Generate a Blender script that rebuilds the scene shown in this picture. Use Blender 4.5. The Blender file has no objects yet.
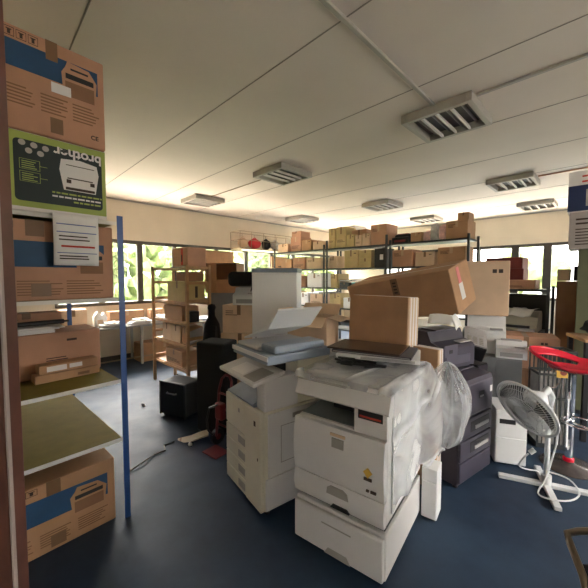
import bpy, bmesh, math, random
from mathutils import Vector, Matrix, Euler, noise
random.seed(7)
C = bpy.context.scene.collection
R = math.radians
S2 = math.sqrt(.5)
def RM(u, v):                      # room axes (u along the left wall, v along the right wall) to world
    return (S2*(u-v), S2*(u+v))

# ------------------------------------------------------------------ materials
def mat(name, col, rough=.6, metal=0, var=0, scale=8, bump=0, bscale=60, spec=.5, dirt=None, emit=0):
    m = bpy.data.materials.new(name); m.use_nodes = True
    nt = m.node_tree; b = nt.nodes['Principled BSDF']
    b.inputs['Base Color'].default_value = (*col, 1); b.inputs['Roughness'].default_value = rough
    b.inputs['Metallic'].default_value = metal; b.inputs['Specular IOR Level'].default_value = spec
    tc = nt.nodes.new('ShaderNodeTexCoord')
    if var:
        n = nt.nodes.new('ShaderNodeTexNoise'); n.inputs['Scale'].default_value = scale; n.inputs['Detail'].default_value = 6
        nt.links.new(tc.outputs['Object'], n.inputs['Vector'])
        r = nt.nodes.new('ShaderNodeValToRGB')
        c2 = dirt or tuple(max(0, c*(1-var)) for c in col)
        c3 = tuple(min(1, c*(1+var*.6)) for c in col)
        r.color_ramp.elements[0].position = .3; r.color_ramp.elements[0].color = (*c2, 1)
        r.color_ramp.elements[1].position = .7; r.color_ramp.elements[1].color = (*c3, 1)
        nt.links.new(n.outputs['Fac'], r.inputs['Fac']); nt.links.new(r.outputs['Color'], b.inputs['Base Color'])
    if bump:
        n2 = nt.nodes.new('ShaderNodeTexNoise'); n2.inputs['Scale'].default_value = bscale; n2.inputs['Detail'].default_value = 4
        nt.links.new(tc.outputs['Object'], n2.inputs['Vector'])
        bp = nt.nodes.new('ShaderNodeBump'); bp.inputs['Strength'].default_value = bump; bp.inputs['Distance'].default_value = .01
        nt.links.new(n2.outputs['Fac'], bp.inputs['Height']); nt.links.new(bp.outputs['Normal'], b.inputs['Normal'])
    return m

M = {}
M['card'] = mat('cardboard', (.47,.27,.145), .8, var=.14, scale=5)
M['card2'] = mat('cardboard light', (.68,.49,.33), .8, var=.10, scale=5)
M['card3'] = mat('cardboard yellow', (.55,.42,.20), .8, var=.15, scale=5)
M['card4'] = mat('cardboard dark', (.27,.14,.075), .8, var=.15, scale=5)
M['cardred'] = mat('cardboard maroon', (.22,.035,.03), .7, var=.15, scale=5)
M['cardpink'] = mat('cardboard pinkish brown', (.50,.27,.17), .8, var=.12, scale=5)
M['cardin'] = mat('cardboard inside', (.33,.19,.10), .85, var=.1)
M['tape'] = mat('brown tape', (.20,.11,.055), .35)
M['tapec'] = mat('pale tape', (.52,.36,.22), .35)
M['blueprint'] = mat('blue print', (.02,.075,.17), .6, var=.12)
M['navyprint'] = mat('navy print', (.015,.03,.11), .6, var=.1)
M['greenprint'] = mat('lime green print', (.36,.44,.10), .6, var=.06)
M['darkprint'] = mat('dark green print', (.010,.022,.022), .55)
M['ink'] = mat('printed ink', (.05,.028,.018), .7)
M['inkfade'] = mat('faded ink', (.24,.125,.06), .75)
M['inkred'] = mat('red ink', (.55,.05,.03), .7)
M['pinkink'] = mat('pink label ink', (.75,.25,.25), .7)
M['whiteprint'] = mat('white print', (.78,.74,.72), .6)
M['greyprint'] = mat('grey print', (.45,.40,.38), .6, var=.1)
M['paper'] = mat('white paper', (.82,.80,.78), .7, var=.04)
M['paperblue'] = mat('blue paper line', (.10,.14,.38), .7)
M['copier'] = mat('white copier plastic', (.66,.64,.63), .42, var=.06, scale=3)
M['copierw'] = mat('bright white plastic', (.80,.80,.80), .4, var=.04, scale=3)
M['copiery'] = mat('yellowed copier plastic', (.66,.62,.50), .45, var=.08, scale=3)
M['copiergrey'] = mat('warm grey copier plastic', (.33,.31,.28), .45, var=.08)
M['bluegrey'] = mat('blue grey plastic', (.26,.31,.38), .38, var=.1)
M['greygreen'] = mat('grey green plastic', (.22,.25,.23), .45, var=.1)
M['dark'] = mat('dark cavity plastic', (.018,.018,.02), .5)
M['black'] = mat('black plastic', (.009,.009,.010), .42, var=.2)
M['blackfab'] = mat('black fabric', (.007,.007,.008), .85, var=.25, scale=20, bump=.3)
M['purple'] = mat('dark purple grey plastic', (.042,.037,.056), .4, var=.15)
M['purplel'] = mat('purple grey plastic', (.085,.075,.105), .42, var=.12)
M['greypad'] = mat('grey key plastic', (.38,.37,.37), .5)
M['beige'] = mat('beige machine plastic', (.34,.32,.25), .5, var=.1)
M['bluemetal'] = mat('blue painted steel', (.022,.085,.30), .38, var=.12)
M['board'] = mat('olive chipboard', (.25,.20,.05), .75, spec=.15, var=.12, scale=10)
M['boardedge'] = mat('white shelf edge', (.72,.70,.66), .5)
M['rackdark'] = mat('dark rack steel', (.03,.034,.036), .45)
M['rackgrey'] = mat('grey rack steel', (.42,.41,.38), .45, metal=.3)
M['wood'] = mat('pine wood', (.47,.27,.13), .6, var=.2, scale=14)
M['jamb'] = mat('red brown timber', (.13,.048,.034), .5, var=.3, scale=9)
M['jambedge'] = mat('pale timber edge', (.42,.35,.32), .5, var=.1)
M['chrome'] = mat('chrome', (.86,.86,.88), .08, metal=1)
M['redgloss'] = mat('glossy red plastic', (.62,.012,.035), .18)
M['redpaint'] = mat('red painted steel', (.16,.014,.018), .4, var=.2)
M['fanwhite'] = mat('pale grey enamel', (.66,.67,.68), .35, var=.04)
M['wire'] = mat('pale wire', (.55,.56,.56), .35, metal=.4)
M['bronze'] = mat('bronze tube', (.18,.14,.10), .3, metal=.8)
M['cream'] = mat('cream enamel', (.66,.60,.46), .5)
M['fixture'] = mat('pale lamp housing', (.40,.37,.32), .5)
M['reflect'] = mat('lamp reflector', (.07,.065,.06), .5)
M['blade'] = mat('white lamp louvre', (.66,.64,.60), .45)
M['tube'] = mat('fluorescent tube', (.20,.19,.18), .3)
M['green'] = mat('green grey steel', (.14,.15,.085), .55, var=.1)
M['steel'] = mat('grey steel', (.20,.21,.22), .5, var=.1)
M['deskgrey'] = mat('grey desk laminate', (.40,.41,.42), .4)
M['redbag'] = mat('red cloth', (.62,.04,.06), .8)
M['pinkbag'] = mat('pink plastic film', (.75,.45,.42), .4, var=.25, scale=18)
M['greybag'] = mat('grey film', (.55,.53,.50), .4, var=.25, scale=18)
M['orange'] = mat('yellow label', (.70,.42,.06), .6)
M['clothwhite'] = mat('white sheet', (.60,.58,.56), .75, var=.1)
M['basedark'] = mat('smoked base plate', (.10,.085,.08), .22, metal=.3, var=.25, scale=16)
M['dull'] = mat('dull brass', (.35,.27,.17), .5)
M['tealbag'] = mat('teal film', (.08,.30,.38), .5)

def film_mat(name, lo, hi, col=(.85,.87,.9), scale=5, rough=.3, soft=False):
    m = bpy.data.materials.new(name); m.use_nodes = True; nt = m.node_tree
    b = nt.nodes['Principled BSDF']; out = nt.nodes['Material Output']
    b.inputs['Base Color'].default_value = (*col, 1); b.inputs['Roughness'].default_value = rough
    tr = nt.nodes.new('ShaderNodeBsdfTransparent'); mix = nt.nodes.new('ShaderNodeMixShader')
    tc = nt.nodes.new('ShaderNodeTexCoord'); n = nt.nodes.new('ShaderNodeTexNoise')
    n.inputs['Scale'].default_value = scale; n.inputs['Detail'].default_value = 5; n.inputs['Distortion'].default_value = .8
    sub = nt.nodes.new('ShaderNodeMath'); sub.operation = 'SUBTRACT'; sub.inputs[1].default_value = .5
    ab = nt.nodes.new('ShaderNodeMath'); ab.operation = 'ABSOLUTE'
    r = nt.nodes.new('ShaderNodeMapRange'); r.inputs['From Min'].default_value = .0; r.inputs['From Max'].default_value = .10
    r.inputs['To Min'].default_value = hi; r.inputs['To Max'].default_value = lo
    nt.links.new(tc.outputs['Object'], n.inputs['Vector']); nt.links.new(n.outputs['Fac'], sub.inputs[0]); nt.links.new(sub.outputs[0], ab.inputs[0])
    nt.links.new(ab.outputs[0], r.inputs['Value'])
    nt.links.new(r.outputs['Result'], mix.inputs['Fac']); nt.links.new(tr.outputs['BSDF'], mix.inputs[1])
    if soft:
        at_ = nt.nodes.new('ShaderNodeAttribute'); at_.attribute_name = 'fold'
        ad = nt.nodes.new('ShaderNodeMath'); ad.operation = 'MULTIPLY_ADD'; ad.inputs[1].default_value = .6; ad.use_clamp = True
        nt.links.new(at_.outputs['Fac'], ad.inputs[0]); nt.links.new(r.outputs['Result'], ad.inputs[2]); nt.links.new(ad.outputs[0], mix.inputs['Fac'])
        tl = nt.nodes.new('ShaderNodeBsdfTranslucent'); tl.inputs['Color'].default_value = (.9,.92,.95,1)
        m2 = nt.nodes.new('ShaderNodeMixShader'); m2.inputs['Fac'].default_value = .45
        nt.links.new(b.outputs['BSDF'], m2.inputs[1]); nt.links.new(tl.outputs['BSDF'], m2.inputs[2]); nt.links.new(m2.outputs['Shader'], mix.inputs[2])
    else: nt.links.new(b.outputs['BSDF'], mix.inputs[2])
    nt.links.new(mix.outputs['Shader'], out.inputs['Surface'])
    return m
M['film'] = film_mat('clear plastic film', .14, .30, scale=3, rough=.16, soft=True)
M['glass'] = film_mat('window glass', .03, .03, (.9,.95,.95), rough=.05)
M['smoke'] = film_mat('smoky mesh', .3, .3, (.25,.25,.25))

# ------------------------------------------------------------------ mesh builder
class MB:
    def __init__(s): s.bm = bmesh.new()
    def foldgrid(s, f, g, nu, nv):
        s.fold = []
        vs = []
        for i in range(nu+1):
            row = []
            for j in range(nv+1):
                row.append(s.bm.verts.new(Vector(f(i/nu, j/nv)))); s.fold.append(g(i/nu, j/nv))
            vs.append(row)
        for i in range(nu):
            for j in range(nv): s.bm.faces.new((vs[i][j], vs[i+1][j], vs[i+1][j+1], vs[i][j+1]))
        return s
    def box(s, x0, x1, y0, y1, z0, z1, bev=0, mtx=None, seg=2):
        r = bmesh.ops.create_cube(s.bm, size=1)
        vs = r['verts']
        m = Matrix.Translation(((x0+x1)/2, (y0+y1)/2, (z0+z1)/2)) @ Matrix.Diagonal((abs(x1-x0), abs(y1-y0), abs(z1-z0), 1))
        if mtx is not None: m = mtx @ m
        bmesh.ops.transform(s.bm, matrix=m, verts=vs)
        if bev:
            es = list({e for v in vs for e in v.link_edges})
            bmesh.ops.bevel(s.bm, geom=es, offset=bev, segments=seg, affect='EDGES', profile=.5)
        return s
    def cyl(s, p0, p1, r, r2=None, seg=14):
        p0, p1 = Vector(p0), Vector(p1); d = p1-p0
        q = d.to_track_quat('Z', 'Y').to_matrix().to_4x4()
        bmesh.ops.create_cone(s.bm, cap_ends=True, segments=seg, radius1=r, radius2=r if r2 is None else r2, depth=d.length,
                              matrix=Matrix.Translation((p0+p1)/2) @ q)
        return s
    def tube(s, pts, r, seg=8, closed=False):
        pts = [Vector(p) for p in pts]; n = len(pts); rings = []; nrm = None
        for i, p in enumerate(pts):
            a = pts[i-1] if (i > 0 or closed) else p
            b = pts[(i+1) % n] if (i < n-1 or closed) else p
            t = (b-a).normalized()
            if nrm is None:
                nrm = t.orthogonal().normalized()
            nrm = (nrm - t*nrm.dot(t)).normalized(); bn = t.cross(nrm)
            rr = r[i] if isinstance(r, (list, tuple)) else r
            rings.append([s.bm.verts.new(p+(nrm*math.cos(k*2*math.pi/seg)+bn*math.sin(k*2*math.pi/seg))*rr) for k in range(seg)])
        for i in range(n if closed else n-1):
            A, B = rings[i], rings[(i+1) % n]
            for k in range(seg):
                s.bm.faces.new((A[k], A[(k+1) % seg], B[(k+1) % seg], B[k]))
        if not closed:
            s.bm.faces.new(list(reversed(rings[0]))); s.bm.faces.new(rings[-1])
        return s
    def lathe(s, prof, seg=28, mtx=None):
        rings = []
        for (r, z) in prof:
            ring = []
            for k in range(seg):
                a = 2*math.pi*k/seg; v = Vector((r*math.cos(a), r*math.sin(a), z))
                ring.append(s.bm.verts.new(mtx @ v if mtx is not None else v))
            rings.append(ring)
        for A, B in zip(rings, rings[1:]):
            for k in range(seg): s.bm.faces.new((A[k], A[(k+1) % seg], B[(k+1) % seg], B[k]))
        if prof[0][0] > 1e-4: s.bm.faces.new(list(reversed(rings[0])))
        if prof[-1][0] > 1e-4: s.bm.faces.new(rings[-1])
        return s
    def prism(s, poly, a0, a1, axis='y', mtx=None):        # polygon in the two other axes, pulled along axis
        def P(p, a):
            v = {'y': (p[0], a, p[1]), 'x': (a, p[0], p[1]), 'z': (p[0], p[1], a)}[axis]
            v = Vector(v); return mtx @ v if mtx is not None else v
        A = [s.bm.verts.new(P(p, a0)) for p in poly]; B = [s.bm.verts.new(P(p, a1)) for p in poly]
        n = len(poly)
        s.bm.faces.new(A); s.bm.faces.new(list(reversed(B)))
        for k in range(n): s.bm.faces.new((A[k], B[k], B[(k+1) % n], A[(k+1) % n]))
        return s
    def poly(s, pts): s.bm.faces.new([s.bm.verts.new(Vector(p)) for p in pts]); return s
    def grid(s, f, nu, nv):
        vs = [[s.bm.verts.new(Vector(f(i/nu, j/nv))) for j in range(nv+1)] for i in range(nu+1)]
        for i in range(nu):
            for j in range(nv): s.bm.faces.new((vs[i][j], vs[i+1][j], vs[i+1][j+1], vs[i][j+1]))
        return s
    def blob(s, c, r, sub=3, amp=.2, fr=2.0, sc=(1,1,1), seed=0):
        q = bmesh.ops.create_icosphere(s.bm, subdivisions=sub, radius=1)
        for v in q['verts']:
            k = 1+amp*noise.noise(v.co*fr+Vector((seed*3.1, seed*1.7, seed)))
            v.co = Vector(c)+Vector((v.co.x*sc[0], v.co.y*sc[1], v.co.z*sc[2]))*r*k
        return s
    def link(s, name, material, parent=None, smooth=False, solid=0, fixn=True):
        if fixn: bmesh.ops.recalc_face_normals(s.bm, faces=s.bm.faces)
        me = bpy.data.meshes.new(name); s.bm.to_mesh(me); s.bm.free()
        me.materials.append(M[material] if isinstance(material, str) else material)
        if getattr(s, 'fold', None):
            at_ = me.attributes.new('fold', 'FLOAT', 'POINT'); at_.data.foreach_set('value', s.fold)
        if smooth:
            for p in me.polygons: p.use_smooth = True
        o = bpy.data.objects.new(name, me); C.objects.link(o)
        if parent is not None: o.parent = parent
        if solid:
            md = o.modifiers.new('thick', 'SOLIDIFY'); md.thickness = solid; md.offset = 0
        return o

def tag(o, label=None, cat=None, group=None, kind=None):
    if label: o['label'] = label
    if cat: o['category'] = cat
    if group: o['group'] = group
    if kind: o['kind'] = kind
    return o
def thing(name, label, cat, loc=(0,0,0), rz=0, group=None, rot=None):
    o = bpy.data.objects.new(name, None); C.objects.link(o)
    o.location = loc; o.rotation_euler = rot if rot else (0,0,R(rz)); o.empty_display_size = .1
    return tag(o, label, cat, group)
def bx(name, material, parent, *a, **k): return MB().box(*a, **k).link(name, material, parent)
def struct(name, mb, material, parent=None):
    o = mb.link(name, material, parent)
    if parent is None: o['kind'] = 'structure'
    return o
def dup(o, loc=None, rz=None, label=None, parent=None):
    c = o.copy(); C.objects.link(c); c.parent = parent
    if loc is not None: c.location = loc
    if rz is not None: c.rotation_euler = (0,0,R(rz))
    if label: c['label'] = label
    for ch in [x for x in bpy.data.objects if x.parent == o]: dup(ch, parent=c)
    return c
def text_mesh(name, txt, size, material, parent, mtx, bold=0):
    cu = bpy.data.curves.new(name, 'FONT'); cu.body = txt; cu.size = size; cu.align_x = 'CENTER'; cu.align_y = 'CENTER'
    cu.offset = bold; cu.extrude = .0004
    to = bpy.data.objects.new('tmp', cu); C.objects.link(to)
    bpy.context.view_layer.update()
    me = bpy.data.meshes.new_from_object(to.evaluated_get(bpy.context.evaluated_depsgraph_get()))
    bpy.data.objects.remove(to); me.transform(mtx); me.materials.clear(); me.materials.append(M[material])
    me.name = name
    o = bpy.data.objects.new(name, me); C.objects.link(o); o.parent = parent
    return o

# print on the front face (y = -d/2) of a box; rectangles in metres from the centre of the face
def front_print(name, rects, material, parent, d, zc, lift=.0012):
    mb = MB()
    for (x0, x1, z0, z1) in rects: mb.box(x0, x1, -d/2-lift, -d/2+.0003, zc+z0, zc+z1)
    return mb.link(name, material, parent)
def text_lines(x0, x1, z1, n, step=.016, h=.006, rnd=.35):
    return [(x0, x0+(x1-x0)*(1-rnd*random.random()), z1-k*step-h, z1-k*step) for k in range(n)]

def carton(label, loc, rz, size, m='card', name='cardboard_box', group=None, tape='tape', marks=0, rot=None, cat='box', tape_front=.35):
    w, d, h = size
    t = thing(name, label, cat, loc, rz, group, rot)
    MB().box(-w/2, w/2, -d/2, d/2, 0, h, bev=min(.006, h*.05), seg=1).link('body', m, t)
    if tape:
        tw = min(.05, w*.12)
        q = MB().box(-tw/2, tw/2, -d/2-.001, d/2+.001, h-.002, h+.0012)
        if tape_front: q.box(-tw/2, tw/2, -d/2-.0012, -d/2+.001, h-h*tape_front, h+.0012)
        q.link('tape', tape, t)
    if marks:
        rs = []
        k = min(w, h)
        if marks & 1: rs += [(w*.22+i*k*.10, w*.22+i*k*.10+k*.07, h*.28, h*.28+k*.07) for i in range(2)]
        if marks & 2: rs += text_lines(-w*.40, -w*.05, h*.30, 3, k*.07, k*.025)
        if marks & 4: rs += text_lines(-w*.40, w*.40, -h*.12, 3, k*.08, k*.03)
        front_print('printed_text', rs, 'ink', t, d, h/2)
    return t

def open_carton(label, loc, rz, size, m='card', name='open_cardboard_box', flaps=(40,-30,60,20), rot=None, group=None, th=.006):
    w, d, h = size
    t = thing(name, label, 'box', loc, rz, group, rot)
    q = MB(); q.box(-w/2, w/2, -d/2, d/2, 0, th)
    q.box(-w/2, w/2, -d/2, -d/2+th, th, h).box(-w/2, w/2, d/2-th, d/2, th, h)
    q.box(-w/2, -w/2+th, -d/2+th, d/2-th, th, h).box(w/2-th, w/2, -d/2+th, d/2-th, th, h)
    q.link('body', m, t)
    L = min(w, d)*.46
    for k, a in enumerate(flaps):              # front, right, back, left; angle above the outward horizontal
        if a is None: continue
        ang = R(a)
        half, wid = ((d/2, w), (w/2, d), (d/2, w), (w/2, d))[k]
        mz = Matrix.Rotation(R((-90, 0, 90, 180)[k]), 4, 'Z') @ Matrix.Translation((half, 0, h)) @ Matrix.Rotation(-ang, 4, 'Y')
        MB().box(.001, L, -wid/2+.004, wid/2-.004, 0, th*.8, mtx=mz).link('flap', m, t)
    return t

# ------------------------------------------------------------------ the setting
UMIN, UMAX, VMIN, VMAX, CEIL = -1.8, 9.6, -3.2, 7.0, 3.2
ROT45 = Matrix.Rotation(R(45), 4, 'Z')         # room frame: local x = u, local y = v
def rbox(mb, u0, u1, v0, v1, z0, z1, bev=0): return mb.box(u0, u1, v0, v1, z0, z1, bev=bev, mtx=ROT45)

# floor: blue linoleum
mf = bpy.data.materials.new('blue floor'); mf.use_nodes = True
nt = mf.node_tree; b = nt.nodes['Principled BSDF']
tc = nt.nodes.new('ShaderNodeTexCoord'); n1 = nt.nodes.new('ShaderNodeTexNoise'); n1.inputs['Scale'].default_value = 1.6; n1.inputs['Detail'].default_value = 9
n1.inputs['Roughness'].default_value = .65
cr = nt.nodes.new('ShaderNodeValToRGB')
cr.color_ramp.elements[0].position = .32; cr.color_ramp.elements[0].color = (.012,.023,.048,1)
cr.color_ramp.elements[1].position = .72; cr.color_ramp.elements[1].color = (.028,.054,.092,1)
nt.links.new(tc.outputs['Object'], n1.inputs['Vector']); nt.links.new(n1.outputs['Fac'], cr.inputs['Fac'])
nt.links.new(cr.outputs['Color'], b.inputs['Base Color'])
n3 = nt.nodes.new('ShaderNodeTexNoise'); n3.inputs['Scale'].default_value = 5; n3.inputs['Detail'].default_value = 8
mr = nt.nodes.new('ShaderNodeMapRange'); mr.inputs['To Min'].default_value = .42; mr.inputs['To Max'].default_value = .70; b.inputs['Specular IOR Level'].default_value = .35
nt.links.new(tc.outputs['Object'], n3.inputs['Vector']); nt.links.new(n3.outputs['Fac'], mr.inputs['Value']); nt.links.new(mr.outputs['Result'], b.inputs['Roughness'])
M['floor'] = mf
M['wall'] = mat('cream wall paint', (.72,.64,.51), .8, var=.05, scale=2)
M['ceil'] = mat('off white ceiling board', (.68,.61,.53), .75, var=.08, scale=.9)
M['joint'] = mat('ceiling joint', (.27,.24,.20), .8)
M['frame'] = mat('dark window frame', (.065,.058,.048), .5)

struct('floor', rbox(MB(), UMIN-.2, UMAX+.2, VMIN-.2, VMAX+.2, -.1, 0), 'floor')
struct('ceiling', rbox(MB(), UMIN-.2, UMAX+.2, VMIN-.2, VMAX+.2, CEIL, CEIL+.12), 'ceil')
ZS, ZT = 1.10, 2.40
w = MB()
rbox(w, UMIN-.2, UMAX+.2, VMAX, VMAX+.2, 0, ZS); rbox(w, UMIN-.2, UMAX+.2, VMAX, VMAX+.2, ZT, CEIL)
rbox(w, UMIN-.2, 1.0, VMAX, VMAX+.2, ZS, ZT); rbox(w, 9.3, UMAX+.2, VMAX, VMAX+.2, ZS, ZT)
struct('wall_left', w, 'wall')
w = MB()
rbox(w, UMAX, UMAX+.2, VMIN-.2, VMAX, 0, ZS); rbox(w, UMAX, UMAX+.2, VMIN-.2, VMAX, ZT+.06, CEIL)
rbox(w, UMAX, UMAX+.2, 5.4, VMAX, ZS, ZT+.06); rbox(w, UMAX, UMAX+.2, VMIN-.2, -2.4, ZS, ZT+.06)
struct('wall_right', w, 'wall')
w = MB()
rbox(w, UMIN-.2, UMIN, VMIN-.2, VMAX, 0, ZS); rbox(w, UMIN-.2, UMIN, VMIN-.2, VMAX, ZT, CEIL)
rbox(w, UMIN-.2, UMIN, VMIN-.2, -1.9, ZS, ZT); rbox(w, UMIN-.2, UMIN, -1.25, VMAX, ZS, ZT)
struct('wall_back', w, 'wall')
w = MB()
rbox(w, UMIN, UMAX, VMIN-.2, VMIN, 0, ZS); rbox(w, UMIN, UMAX, VMIN-.2, VMIN, ZT, CEIL)
rbox(w, UMIN, 2.4, VMIN-.2, VMIN, ZS, ZT); rbox(w, 5.2, UMAX, VMIN-.2, VMIN, ZS, ZT)
struct('wall_near', w, 'wall')
struct('baseboard_left', rbox(MB(), UMIN, UMAX, VMAX-.015, VMAX, 0, .09), 'frame')
struct('baseboard_right', rbox(MB(), UMAX-.015, UMAX, VMIN, VMAX-.02, 0, .09), 'frame')
struct('trim_1', rbox(MB(), UMIN, UMAX, VMAX-.012, VMAX-.001, CEIL-.03, CEIL), 'fixture')
struct('trim_2', rbox(MB(), UMAX-.012, UMAX-.001, VMIN, VMAX-.02, CEIL-.03, CEIL), 'fixture')
k = 3
for u in (-.60, .52, 1.63, 2.62, 3.75, 4.86, 5.97, 7.08, 8.19):           # joints between the ceiling boards
    struct('trim_%d' % k, rbox(MB(), u-.004, u+.004, VMIN, VMAX-.03, CEIL-.003, CEIL+.001), 'joint'); k += 1

def window(n, along_u, a0, a1, fixed, z0, z1, mull):
    """a ribbon window: outer frame, posts, one pane"""
    t = bpy.data.objects.new('window_%d' % n, None); C.objects.link(t); t['kind'] = 'structure'
    def fb(mb, p0, p1, q0, q1, zz0, zz1):
        return rbox(mb, p0, p1, fixed+q0, fixed+q1, zz0, zz1) if along_u else rbox(mb, fixed+q0, fixed+q1, p0, p1, zz0, zz1)
    m = MB()
    fb(m, a0, a1, .0, .10, z1-.07, z1); fb(m, a0, a1, -.04, .10, z0, z0+.06)
    fb(m, a0, a0+.06, .0, .10, z0+.06, z1-.07); fb(m, a1-.06, a1, .0, .10, z0+.06, z1-.07)
    m.link('window_frame', 'frame', t)
    for p, wd in mull:
        fb(MB(), p-wd/2, p+wd/2, .01, .09, z0+.06, z1-.07).link('mullion', 'frame', t)
    fb(MB(), a0+.06, a1-.06, .045, .051, z0+.06, z1-.07).link('window_pane', 'glass', t)
    return t
window(1, True, 1.0, 9.3, VMAX, ZS, ZT, [(p, .11) for p in (1.75, 2.47, 4.3, 5.2, 6.1, 7.0, 7.9)]+[(3.22, .07)])
window(2, False, -2.4, 5.4, UMAX, ZS, ZT+.06, [(p, .16) for p in (-1.5, -.6, .2, 1.14, 3.4, 4.4)]+[(1.78, .16)]+[(2.6, .08)])  # stretch behind the racks is added to brighten the far end

window(3, False, -1.9, -1.25, UMIN-.12, ZS, ZT, [])  # added behind the camera as fill for surfaces facing it
window(4, True, 2.4, 5.2, VMIN-.12, ZS, ZT, [(3.8, .08)])  # added out of view to light the right-hand sides of the pile
# doorway post close to the camera, and the stub of wall it ends
t = bpy.data.objects.new('door_1', None); C.objects.link(t); t['kind'] = 'structure'
t.location = (-.862, .90, 0); t.rotation_euler = (0,0,R(8))
MB().box(-.16, .06, -.05, .02, 0, CEIL-.01, bev=.004).link('door_frame', 'jamb', t)
MB().box(.061, .067, -.05, -.036, 0, CEIL-.01, bev=.002).link('door_stop', 'jambedge', t)
struct('wall_door', MB().box(-1.55, -1.01, .84, .96, 0, CEIL-.002), 'wall')

# outside: lawn and trees beyond the left-hand windows
M['lawn'] = mat('lawn', (.10,.12,.05), .9, var=.3, scale=4)
M['leafa'] = mat('leaves light', (.085,.12,.035), .8, var=.5, scale=3.5, bump=1, bscale=12)
M['leafb'] = mat('leaves mid', (.045,.065,.02), .8, var=.5, scale=3.5, bump=1, bscale=12)
M['bark'] = mat('bark', (.13,.10,.07), .9, var=.3)
struct('lawn', rbox(MB(), -30, 40, 10.6, 40, -.5, -.35), 'lawn')
M['paving'] = mat('pale paving', (.36,.335,.30), .8, var=.1, scale=2)  # unseen pale ground, added to bounce sunlight up to the ceiling
struct('path_left', rbox(MB(), -30, UMAX+4, VMAX+.25, 10.59, -.5, -.35), 'paving')
struct('path_right', rbox(MB(), UMAX+.25, UMAX+4, -30, VMAX+.24, -.5, -.35), 'paving')
struct('path_back', rbox(MB(), -14, UMIN-.25, -12, VMAX+.2, -.5, -.35), 'paving')
trees = [(-1.2,11.6,1.25,'leafb','dark green tree outside, furthest toward the near end of the left windows'),
         (2.6,12.0,1.3,'leafb','mid green tree outside the window beside the blue shelf post'),
         (6.4,12.2,1.3,'leafa','paler green tree outside behind the wooden rack'),
         (10.2,12.2,1.3,'leafb','mid green tree outside beyond the cartons in the left windows'),
         (14.2,12.6,1.3,'leafa','paler green tree outside beyond the far room corner')]
for i, (u, v, r, m, lab) in enumerate(trees):
    x, y = RM(u, v)
    t = thing('tree', lab, 'tree', (x, y, -.36))
    q = MB()
    for j in range(13):
        a = random.uniform(0, 6.28); rr = random.uniform(.15, .8)*r
        q.blob((math.cos(a)*rr, math.sin(a)*rr, random.uniform(1.5, 3.4)), r*random.uniform(.26, .42), 3, .7, 3.6, seed=i*20+j)
    q.link('foliage', m, t)
    MB().tube([(0,0,0), (.06,.03,1.0), (-.04,.05,1.9), (.1,0,2.9)], [.12,.10,.08,.05]).link('trunk', 'bark', t)
q = MB()
for j in range(60):
    x, y = RM(-9+j*.62+random.uniform(-.3,.3), 17+random.uniform(-.6,.6)); [q.blob((x+random.uniform(-.4,.4), y+random.uniform(-.4,.4), z_), random.uniform(.55, .85), 2, .7, 3.2, seed=j+z_) for z_ in (.3, 1.2, 2.1, 2.9+random.uniform(-.4,.5))]
tag(q.link('hedge', 'leafa'), 'long pale green hedge beyond the trees outside the left windows', 'hedge', kind='stuff')
for i, (u, v, r) in enumerate([(14.5, 6.2, 1.3), (15, 2.2, 1.3), (14.5, -1.8, 1.3)]):
    x, y = RM(u, v)
    t = thing('shrub', ['hazy shrub outside the right windows, toward the room corner', 'hazy shrub outside the middle of the right windows',
                        'hazy shrub outside the right windows, behind the printer cartons'][i], 'shrub', (x, y, -.36))
    q = MB()
    for j in range(6):
        q.blob((random.uniform(-.9,.9), random.uniform(-.9,.9), random.uniform(.5, 2.6)), r*.55, 3, .5, 3, seed=90+i*9+j)
    q.link('foliage', 'leafa', t)
    MB().cyl((0,0,0), (0,0,.9), .07, .04).link('stem', 'bark', t)

# ------------------------------------------------------------------ ceiling lamps
def lamp(u, v, label):
    x, y = RM(u, v)
    t = thing('ceiling_light', label, 'ceiling light', (x, y, CEIL-.082), 45, 'square louvred ceiling lights')
    s, h = .31, .08
    q = MB(); q.box(-s, s, -s, -s+.045, 0, h, bev=.004).box(-s, s, s-.045, s, 0, h, bev=.004)
    q.box(-s, -s+.045, -s+.045, s-.045, 0, h, bev=.004).box(s-.045, s, -s+.045, s-.045, 0, h, bev=.004)
    q.link('housing', 'fixture', t)
    MB().box(-s+.045, s-.045, -s+.045, s-.045, h-.012, h-.002).link('reflector', 'reflect', t)
    for k in (-.13, 0, .13):
        MB().prism([(k-.010, .004), (k+.010, .004), (k+.004, .034), (k-.004, .034)], -s+.047, s-.047, axis='x').link('louvre', 'blade', t)
    for k in (-.195, -.065, .065, .195):
        MB().cyl((-s+.06, k, .05), (s-.06, k, .05), .012, seg=10).link('lamp_tube', 'tube', t)
    return t
LU, LV = (3.28, 6.15, 8.42), (1.2, 3.52, 5.85)
names = {(0,0): 'nearest square ceiling light with dark bays, at the end of the cable duct',
         (0,1): 'square louvred ceiling light above the yellowed copier',
         (0,2): 'square louvred ceiling light above the window wall, by the wooden rack',
         (1,0): 'square louvred ceiling light with a thin cable running off past the stacked printer cartons',
         (1,1): 'square louvred ceiling light above the middle of the rack row',
         (1,2): 'square louvred ceiling light above the wire basket shelf',
         (2,0): 'square louvred ceiling light against the right window wall beside the printer cartons',
         (2,1): 'square louvred ceiling light close to the middle of the far right wall',
         (2,2): 'square louvred ceiling light in the far corner above the tall carton row'}
L0 = None
for (i, j), lab in names.items():
    if L0 is None: L0 = lamp(LU[i], LV[j], lab)
    else:
        x, y = RM(LU[i], LV[j]); dup(L0, (x, y, CEIL-.082), 45, lab)
def duct(label, u0, u1, v0, v1, m='fixture', s=.014):
    o = rbox(MB(), u0, u1, v0, v1, CEIL-s*1.6, CEIL-.001, bev=.003)
    return tag(o.link('cable_duct', m), label, 'cable duct')
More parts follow.
